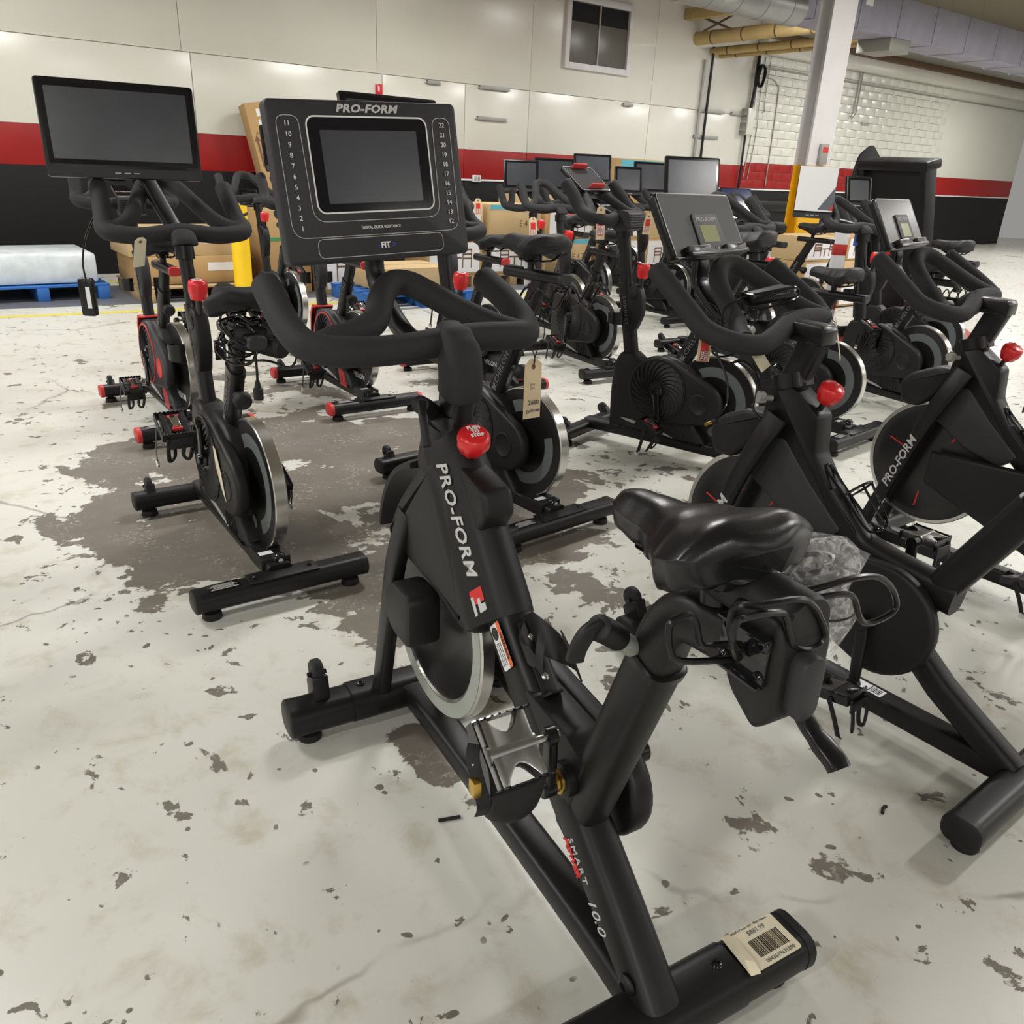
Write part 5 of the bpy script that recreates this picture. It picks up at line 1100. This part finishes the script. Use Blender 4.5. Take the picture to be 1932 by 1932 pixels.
part('cord', 'gloss', t, lambda g: (g.tube(cr([-au*.07+aw*.008, -au*.11+aw*.006-av*.01, -au*.16-aw*.01-av*.02, -au*.175-aw*.05-av*.03, -au*.17-aw*.07-av*.02], 5), .0032, 8), g.tube(cr([-au*.075-av*.03+aw*.0, -au*.03-av*.034+aw*.012, au*.03-av*.036+aw*.016, au*.075-av*.03+aw*.012, au*.085-av*.026-aw*.01, au*.05-av*.034-aw*.018, -au*.02-av*.038-aw*.022, -au*.1-av*.03-aw*.03, -au*.15-av*.03-aw*.055], 5), .0032, 8)))
# loose cord below that bar
t = thing('charger_lead', 'thin black cord dangling with its plug below the olive display bike bar', 'cord', (.53, 2.14, .93))
part('cord', 'gloss', t, lambda g: (g.tube(cr([(.03, .02, .05), (.0, .0, .02), (-.03, -.01, .0), (0, .01, -.02), (.05, .0, .0), (.03, -.01, .03), (-.02, .0, .01), (.01, 0, -.05), (.03, .01, -.10), (.03, .0, -.15), (.0, -.02, -.19)], 6), .003, 7)))
part('plug', 'brass', t, lambda g: g.tube([(.0, -.02, -.19), (-.025, -.03, -.195)], .005, 10)); part('plug_grip', 'rubber', t, lambda g: g.tube([(.01, -.015, -.188), (-.008, -.023, -.191)], .006, 10))
t = thing('wire_hook', 'black bent wire hook hung on the post of the olive display bike', 'hook', (.66, 2.19, .83))
part('bent_wire', 'gloss', t, lambda g: g.tube(cr([(-.10, -.03, .06), (-.065, -.02, .066), (-.02, -.02, .03), (-.015, -.02, -.03), (-.02, -.025, -.06), (.03, -.03, -.105), (.055, -.03, -.10), (.07, -.03, -.06), (.10, -.03, -.045), (.105, -.035, -.065), (.08, -.035, -.08)], 5), .004, 8))
# clear bag on the right-hand rack of the front bike
t = thing('plastic_bag', 'crumpled clear plastic bag with dark parts, hung on the front bike right rack', 'bag', (.402, .99, .815)); t.scale = (.95, .95, .8)
def bag(g):
    rnd = random.Random(5); rings = []
    for i, (z, a, b, dx) in enumerate(((-.095, .018, .015, .01), (-.085, .05, .04, .008), (-.05, .066, .05, .004), (-.01, .07, .052, 0), (.03, .07, .05, -.005), (.05, .066, .046, -.008), (.07, .072, .045, -.004), (.095, .066, .04, .004), (.115, .045, .03, .0))):
        R = []
        for k in range(36):
            q = 2*pi*k/36; w_ = 1+.09*sin(5*q+i*1.3)+.07*sin(11*q-i*2.1)+rnd.uniform(-.05, .05)
            R.append((dx+a*w_*cos(q), b*w_*sin(q), z+rnd.uniform(-.006, .006)+.01*sin(3*q+i)))
        rings.append(R)
    g.loft(rings)
part('bag_film', 'film', t, bag, ang=25)
def bag2(g):
    rnd = random.Random(8); rings = []
    for i, (x, a, z) in enumerate(((-.03, .035, .03), (-.06, .045, .025), (-.09, .042, .012), (-.115, .035, .0), (-.14, .02, -.012))):
        rings.append([(x+rnd.uniform(-.006, .006), .02+a*.6*cos(2*pi*k/28)*(1+rnd.uniform(-.12, .12)), z+a*sin(2*pi*k/28)*(1+rnd.uniform(-.12, .12))) for k in range(28)])
    g.loft(rings)
part('bag_fold', 'film', t, bag2, ang=25)
part('packed_ring', 'smooth', t, lambda g: (g.tube([(.006+.042*cos(2*pi*k/30), .03*sin(2*pi*k/30), -.058+.006*sin(2*pi*k/30)) for k in range(30)], .006, 8, closed=True), g.tube([(-.002+.036*cos(2*pi*k/30), .028*sin(2*pi*k/30), .075+.012*cos(2*pi*k/30)) for k in range(30)], .006, 8, closed=True)))
part('packed_bracket', 'rubber', t, lambda g: (g.box((.0, 0, .0), (.03, .03, .09), .008), g.tube(cr([(-.05, -.01, .01), (-.02, -.02, -.03), (.03, -.015, -.03)], 4), .007, 8)))
part('tie_strap', 'rubber', t, lambda g: g.tube(cr([(-.075, .0, .052), (-.06, -.035, .018), (.0, -.055, .005), (.05, -.05, .008), (.068, -.02, .02), (.06, .03, .03)], 5), (.0012, .005), 8))
# left spin bike: bag of cords behind the saddle
L0 = V((-.82, 2.475, .835)); t = thing('cord_bundle', 'tangle of glossy black power cords bunched behind the left black bike saddle', 'cords', L0)
rnd = random.Random(11)
def loops(g):
    for k in range(9):
        c = V((rnd.uniform(-.05, .07), rnd.uniform(-.04, .04), rnd.uniform(-.05, .03))); a = rnd.uniform(.05, .105); b = rnd.uniform(.025, .06); ph = rnd.uniform(0, 6); ti = rnd.uniform(-.5, .5)
        g.tube([c+V((a*cos(q), .03*sin(2*q+ph), b*sin(q)+ti*a*.5*cos(q)+.012*sin(3*q+ph))) for q in [2*pi*j/30 for j in range(30)]], .0038, 7, closed=True)
    g.tube(cr([(-.09, 0, .01), (-.1, -.02, -.04), (-.04, -.05, -.075), (.02, -.05, -.06), (.03, -.03, .0), (.0, -.04, .05)], 5), .004, 7)
o_ = part('cord_loops', 'gloss', t, loops); o_['kind'] = 'stuff'
part('soft_pouch', 'rubber', t, lambda g: g.tube(cr([(-.04, .03, .0), (0, .02, -.005), (.06, .015, -.02), (.11, .0, -.03)], 4), [(.04, .035), (.05, .045), (.052, .048), (.05, .046), (.05, .044), (.048, .042), (.046, .04), (.044, .04), (.044, .04), (.042, .038), (.042, .038), (.038, .034), (.02, .02)], 16))
part('hanging_lead', 'rubber', t, lambda g: g.tube(cr([(.02, -.03, -.03), (.024, -.035, -.09), (.022, -.032, -.13)], 4), .0042, 8))
part('plug', 'rubber', t, lambda g: (g.tube([(.022, -.032, -.125), (.022, -.032, -.148), (.022, -.032, -.152), (.022, -.032, -.185)], [.006, .011, .016, .015], 12)))
t = thing('paper_note', 'creased cream paper note stuck on the left black bike fan cover', 'note', (-1.0, 2.58, .345))
part('note_sheet', 'cream', t, lambda g: g.loft([[V((x, y, z))+V((-.78, -.62, 0))*o for o in (0, .0012)] for x, y, z in ()] or [[V((-.018, .022, .09)), V((-.004, .003, .085)), V((-.005, .002, .085)), V((-.019, .021, .09))], [V((-.012, .016, .02)), V((.016, -.02, .01)), V((.015, -.021, .01)), V((-.013, .015, .02))], [V((.012, -.014, -.05)), V((.034, -.044, -.085)), V((.033, -.045, -.085)), V((.011, -.015, -.05))]]))
t = thing('power_brick', 'black power brick with white label hanging at the far left edge of the left bikes', 'power adapter', (-1.86, 3.55, .80))
part('brick_case', 'smooth', t, lambda g: g.box((0, 0, -.05), (.06, .04, .16), .01)); part('brick_label', 'paper', t, lambda g: g.box((.012, -.0206, -.05), (.018, .0012, .09), 0)); part('brick_cord', 'gloss', t, lambda g: g.tube(cr([(0, 0, .03), (.0, 0, .1), (.03, .0, .2), (.08, .02, .3)], 4), .004, 7))
t = thing('paper_scrap', 'white folded paper scrap hanging under the saddle right of the large console', 'paper', (.03, 3.15, .985))
part('paper_sheet', 'paper', t, lambda g: g.loft([[V((-.03, 0, .04)), V((.0, -.01, .045)), V((.0, -.011, .045)), V((-.03, -.001, .04))], [V((-.025, 0, -.05)), V((.03, -.01, -.015)), V((.03, -.011, -.015)), V((-.025, -.001, -.05))]]))
# floor litter
for p, l, a, d in ((onz(848, 1547), .05, .3, 'short black plastic stub on the floor left of the front bike'), (onz(1668, 1530), .03, .9, 'small curved black scrap on the floor at right')):
    g = G(); u_ = V((cos(a), sin(a), 0)); g.tube(cr([p-u_*l/2+Z*.004, p+Z*.004+(Y*.006 if l < .04 else Y*0), p+u_*l/2+Z*.004], 4), .004, 8); tag(g.build('plastic_scrap', 'rubber'), d, 'scrap')
# ------------------------------------------------------------------ goods along the back
def carton(label, c, size, rz=WA, m='card', print_=None, lean=0, tape=True, cat='box', name='carton'):
    t = thing(name, label, cat, c, rz)
    if lean: t.rotation_euler = (rad(-6), rad(lean), rz)
    x, y, z = size
    b = part('carton_body', m, t, lambda g: g.box((0, 0, z/2), (x, y, z), .006))
    if tape: part('tape_strip', 'tape', t, lambda g: (g.box((0, 0, z+.0008), (x*1.001, .05, .0016), 0)))
    f = -y/2-.0012
    if print_ == 'furniture':
        pp = part('printed_panel', 'paper', b, lambda g: g.box((0, f, z/2), (x*.9, .0015, z*.84), 0))
        part('printed_chair', 'brownp', pp, lambda g: chair(g, -x*.2, f-.0014, z*.2, z*.5)); part('printed_chair', 'brownp', pp, lambda g: chair(g, x*.22, f-.0014, z*.2, z*.55))
        part('printed_table', 'brownp', pp, lambda g: (g.box((0, f-.001, z*.5), (x*.24, .001, z*.05), 0), g.box((0, f-.001, z*.33), (x*.03, .001, z*.3), 0)))
    elif print_ == 'label': part('carton_label', 'paper', b, lambda g: g.box((x*.25, f, z*.6), (x*.28, .0015, z*.3), 0)); text('FRAGILE', min(.07, z*.2), (-x*.2, f-.001, z*.55), X, Z, 'brownp', b)
    elif print_ == 'teal': part('teal_band', 'teal', b, lambda g: g.box((0, f, z*.92), (x, .002, z*.14), 0)); text('E 4 7', .1, (x*.2, f-.001, z*.45), X, Z, 'brownp', b)
    elif print_ == 'green': part('green_band', 'greenp', b, lambda g: g.box((0, f, z*.66), (x, .002, .035), 0))
    elif print_ == 'redband': part('red_band', 'redcap', b, lambda g: g.box((0, f, z*.4), (x*.5, .002, z*.3), 0)); text('THIS SIDE UP', .05, (0, f-.001, z*.75), X, Z, 'brownp', b)
    return t
def chair(g, x, y, z0, h):
    for dx in (-.06, .06): g.box((x+dx, y, z0+h/2), (.014, .001, h), 0)
    for k in (.5, .72, .96): g.box((x, y, z0+h*k), (.13, .001, .02), 0)
# tall carton leaning on the wall at left
t = thing('tall_carton', 'very tall narrow cardboard carton leaning against the wall left of the large console', 'box', wall(4.22, 0, .42), WA); t.rotation_euler = (rad(-9), rad(-9), WA)
b = part('carton_body', 'card', t, lambda g: g.box((0, -.1, .96), (.36, .2, 1.9), .006))
part('shipping_label', 'paper', b, lambda g: g.box((.02, -.2012, 1.80), (.16, .0014, .08), 0)); part('shipping_label', 'paper', b, lambda g: g.box((.02, -.2012, 1.69), (.16, .0014, .07), 0)); part('shipping_label', 'paper', b, lambda g: g.box((.06, -.2012, 1.14), (.12, .0014, .12), 0))
text('IMPORTANT!', .05, (.02, -.2014, 1.58), X, Z, 'brownp', b); text('THIS SIDE UP', .045, (.02, -.2014, 1.50), X, Z, 'orange', b)
for k in range(4): text('KEEP THIS CARTON UPRIGHT', .022, (.02, -.2014, 1.44-.035*k), X, Z, 'brownp', b, wid=.8)
for sx in (-.13, .15): part('printed_arrow', 'brownp', b, lambda g: (g.prism([(sx-.012, 1.22), (sx+.012, 1.22), (sx+.012, 1.5), (sx+.035, 1.5), (sx, 1.57), (sx-.035, 1.5), (sx-.012, 1.5)], -.2018, -.2012)))
part('tape_strip', 'tape', b, lambda g: g.box((-.02, -.2008, .5), (.05, .001, .98), 0))
# left: cartons on pallets
def pallet(label, c, rz, m='palletb', x=1.15, y=1.0):
    t = thing('pallet', label, 'pallet', c, rz)
    for k in range(6): part('deck_board', m, t, lambda g: g.box((0, -y/2+.06+(y-.12)*k/5, .13), (x, .1, .02), .002))
    for k in range(3): part('runner', m, t, lambda g: g.box((-x/2+.06+(x-.12)*k/2, 0, .06), (.1, y, .12), .003))
pallet('blue pallet under the stretch wrapped load at far left', (-4.7, 8.0, 0), WA)
t = thing('wrapped_load', 'low load in clear stretch wrap on the left blue pallet', 'load', (-4.7, 8.0, .14), WA); part('wrapped_goods', 'wrap', t, lambda g: g.box((0, 0, .14), (1.0, .85, .27), .03))
pallet('wooden pallet under the long flat cartons at left', (-3.42, 8.5, 0), WA, 'wood', 1.1)
carton('lower long flat carton on the left wooden pallet', (-3.42, 8.5, .142), (1.1, .7, .26), print_='label')
carton('upper long flat carton on top of the left stack', (-3.44, 8.49, .404), (1.15, .7, .24), m='card2', print_='label')
carton('brown carton with green stripe behind the yellow bollard', (-2.62, 9.05, 0), (.5, .5, .82), print_='green')
carton('flat brown carton just left of the large console', (-2.2, 9.75, .0), (.45, .4, .98), m='card2')
carton('low white printed carton beneath the large console left corner', (-1.93, 9.22, 0), (.72, .38, .62), print_='furniture')
t = thing('safety_bollard', 'yellow steel bollard with hazard striped cap near the left cartons', 'bollard', (-2.72, 8.15, 0))
part('bollard_post', 'yellow2', t, lambda g: g.lathe([(.085, 0), (.085, .9), (.08, .93), (.05, .95), (.0001, .955)], n=28))
for k in range(3): part('hazard_stripe', 'smooth', t, lambda g: g.tube([(.087*cos(q), .087*sin(q), .68+.07*k+.045*(q/pi)) for q in [2*pi*j/24 for j in range(-6, 7)]], (.002, .014), 6))
# middle stacks of printed cartons
rnd = random.Random(4); n_ = 0
side = ('far left', 'second', 'third', 'fourth', 'fifth', 'far right')
for i in range(6):
    for j in range(2):
        p = V((-.95+.68*i, 10.0+.47*i, 0)); d = ('lower' if j == 0 else 'upper', side[i])
        carton('%s carton of the %s pile in the row of stock behind the bikes' % d, p+Z*(.142+.393*j), (.76, .5, .39), m=rnd.choice(('card', 'card2')), print_='furniture' if (i+j) % 3 != 2 else 'teal')
    pallet('low wooden pallet under the %s pile in the stock row' % side[i], p, WA, 'wood', .7, .5)
carton('brown carton with teal top band standing high behind the screens', (1.45, 12.3, .0), (.85, .4, 1.5), print_='teal')
carton('tall plain carton supporting screens behind the small distant bikes', (.1, 11.7, 0), (.9, .4, 1.0), m='card2')
pallet('blue pallet seen under the large console right corner', (-1.25, 8.7, .0), WA)
carton('plain carton on the blue pallet under the large console', (-1.25, 8.7, .142), (.8, .6, .22), m='card2')
for i in range(3):
    for j in range(3):
        carton('%s printed carton in the %s pile right of the column' % (('bottom', 'middle', 'top')[j], ('left', 'centre', 'right')[i]), (3.15+.58*i, 9.6+.4*i, .02+.255*j), (.66, .45, .252), m=('card2', 'card')[(i+j) % 2], print_='furniture' if (i+2*j) % 3 else 'redband')
t = thing('striped_post', 'white and orange striped marker post right of the column', 'post', (2.98, 8.15, 0)); part('post_body', 'paper', t, lambda g: g.box((0, 0, .5), (.12, .06, 1.0), .004)); part('post_base', 'rubber', t, lambda g: g.box((0, 0, .02), (.3, .3, .04), .01))
for k in range(3): part('orange_band', 'redcap', t, lambda g: g.box((0, 0, .25+.25*k), (.122, .062, .1), .002))
# folded treadmills
t = thing('folded_treadmill', 'black folded treadmill deck rising at the right edge', 'treadmill', (3.16, 7.55, 0), rad(25))
tl = V((-.25, 0, .97)).normalized(); tu = V((.97, 0, .25))
part('deck', 'plastic', t, lambda g: g.box(V((.12, 0, .78))+V((0, .0, 0)), (.06, .62, 1.4), .01, u=tu, v=Y, w=tl))
for sg in (-1, 1): part('side_rail', 'frame', t, lambda g: g.box(V((.1, sg*.33, .8)), (.12, .06, 1.45), .01, u=tu, v=Y, w=tl))
part('end_roller_cover', 'frame', t, lambda g: g.box(V((-.06, 0, 1.5)), (.17, .74, .08), .02, u=tu, v=Y, w=tl)); part('cross_brace', 'char', t, lambda g: g.box(V((.03, 0, 1.15)), (.05, .62, .05), .008, u=tu, v=Y, w=tl)); part('roller', 'galv', t, lambda g: g.tube([V((-.02, -.3, 1.42)), V((-.02, .3, 1.42))], .03, 14)); part('base_frame', 'frame', t, lambda g: (g.box((.1, -.3, .05), (.9, .07, .08), .01), g.box((.1, .3, .05), (.9, .07, .08), .01), g.box((.4, 0, .05), (.07, .6, .08), .01)))
for k, (dx, lab) in enumerate(((2.05, 'long black treadmill lying folded behind the wrapped screen, upper deck'), )):
    t = thing('treadmill', lab, 'treadmill', (3.35, 12.0, 0), WA)
    part('deck', 'plastic', t, lambda g: g.box((0, 0, .62), (1.9, .6, .1), .01)); part('upper_rail', 'frame', t, lambda g: g.box((0, -.3, 1.0), (1.9, .08, .12), .01)); part('lower_rail', 'frame', t, lambda g: g.box((0, -.3, .76), (1.9, .06, .1), .01)); part('back_cover', 'smooth', t, lambda g: g.box((0, -.26, .86), (1.88, .02, .36), .006))
    part('latch', 'brass', t, lambda g: g.box((.12, -.345, .86), (.03, .012, .09), .002)); part('latch', 'brass', t, lambda g: g.box((.2, -.345, .86), (.03, .012, .09), .002))
    for sg in (-1, 1): part('leg', 'frame', t, lambda g: g.box((sg*.8, 0, .29), (.08, .5, .58), .01))
t = thing('inversion_table', 'dark reclining backrest with blue wishbone frame above the white paper sheet', 'fitness bench', (3.33, 8.85, 0), rad(12))
part('back_pad', 'plastic', t, lambda g: g.prism(fillet([(-.22, 0), (.2, 0), (.17, .55), (.02, .72), (-.1, .62)], .05), -.05, .0, .015, o=(.0, 0, .98), u=X, v=Z, w=Y))
part('pad_piping', 'paper', t, lambda g: (g.prism([(-.205, .05), (-.165, .05), (-.08, .42), (-.1, .42)], -.056, -.049, 0, o=(.0, 0, .98)), g.prism([(.15, .2), (.175, .2), (.155, .5), (.14, .5)], -.056, -.049, 0, o=(.0, 0, .98))))
part('wishbone_frame', 'bluep', t, lambda g: (g.tube(cr([(-.08, -.08, 1.52), (-.05, -.08, 1.4), (.02, -.08, 1.2)], 4), .035, 10), g.tube(cr([(.14, -.08, 1.52), (.1, -.08, 1.4), (.02, -.08, 1.2)], 4), .035, 10), g.tube([(-.08, -.08, 1.5), (.14, -.08, 1.5)], .03, 10), g.tube([(.02, -.08, 1.25), (.02, -.08, .75)], .03, 10)))
part('stand', 'frame', t, lambda g: (g.tube([(-.3, .1, 0), (0, -.03, 1.15)], .025, 10), g.tube([(.3, .1, 0), (0, -.03, 1.15)], .025, 10), g.tube([(0, -.5, 0), (0, -.05, 1.1)], .025, 10)))
# painted floor markings
def strip(name, m, a, b, w_, zt=.0015):
    a, b = V(a), V(b); d = (b-a).normalized(); n2 = Z.cross(d); g = G(); q = [a-n2*w_/2, b-n2*w_/2, b+n2*w_/2, a+n2*w_/2]
    g.loft([[p+Z*.0002 for p in q], [p+Z*zt for p in q]]); o = g.build(name, m); o['kind'] = 'structure'
strip('trim_3', 'linegrey', (-5.4, 7.35, 0), (.9, 11.2, 0), 1.25, .001)
strip('trim_4', 'lineyel', (-5.6, 8.25, 0), (.6, 12.2, 0), .1, .002); strip('trim_5', 'lineyel', (-5.0, 6.37, 0), (1.0, 10.15, 0), .1, .002)
g = G(); q = [(2.80, 7.7), (3.72, 8.9), (4.6, 8.6), (4.3, 7.6), (3.25, 6.45), (2.85, 6.95)]
g.loft([[(x, y, .0002) for x, y in q], [(x, y, .0015) for x, y in q]]); o = g.build('trim_6', 'matred'); o['kind'] = 'structure'
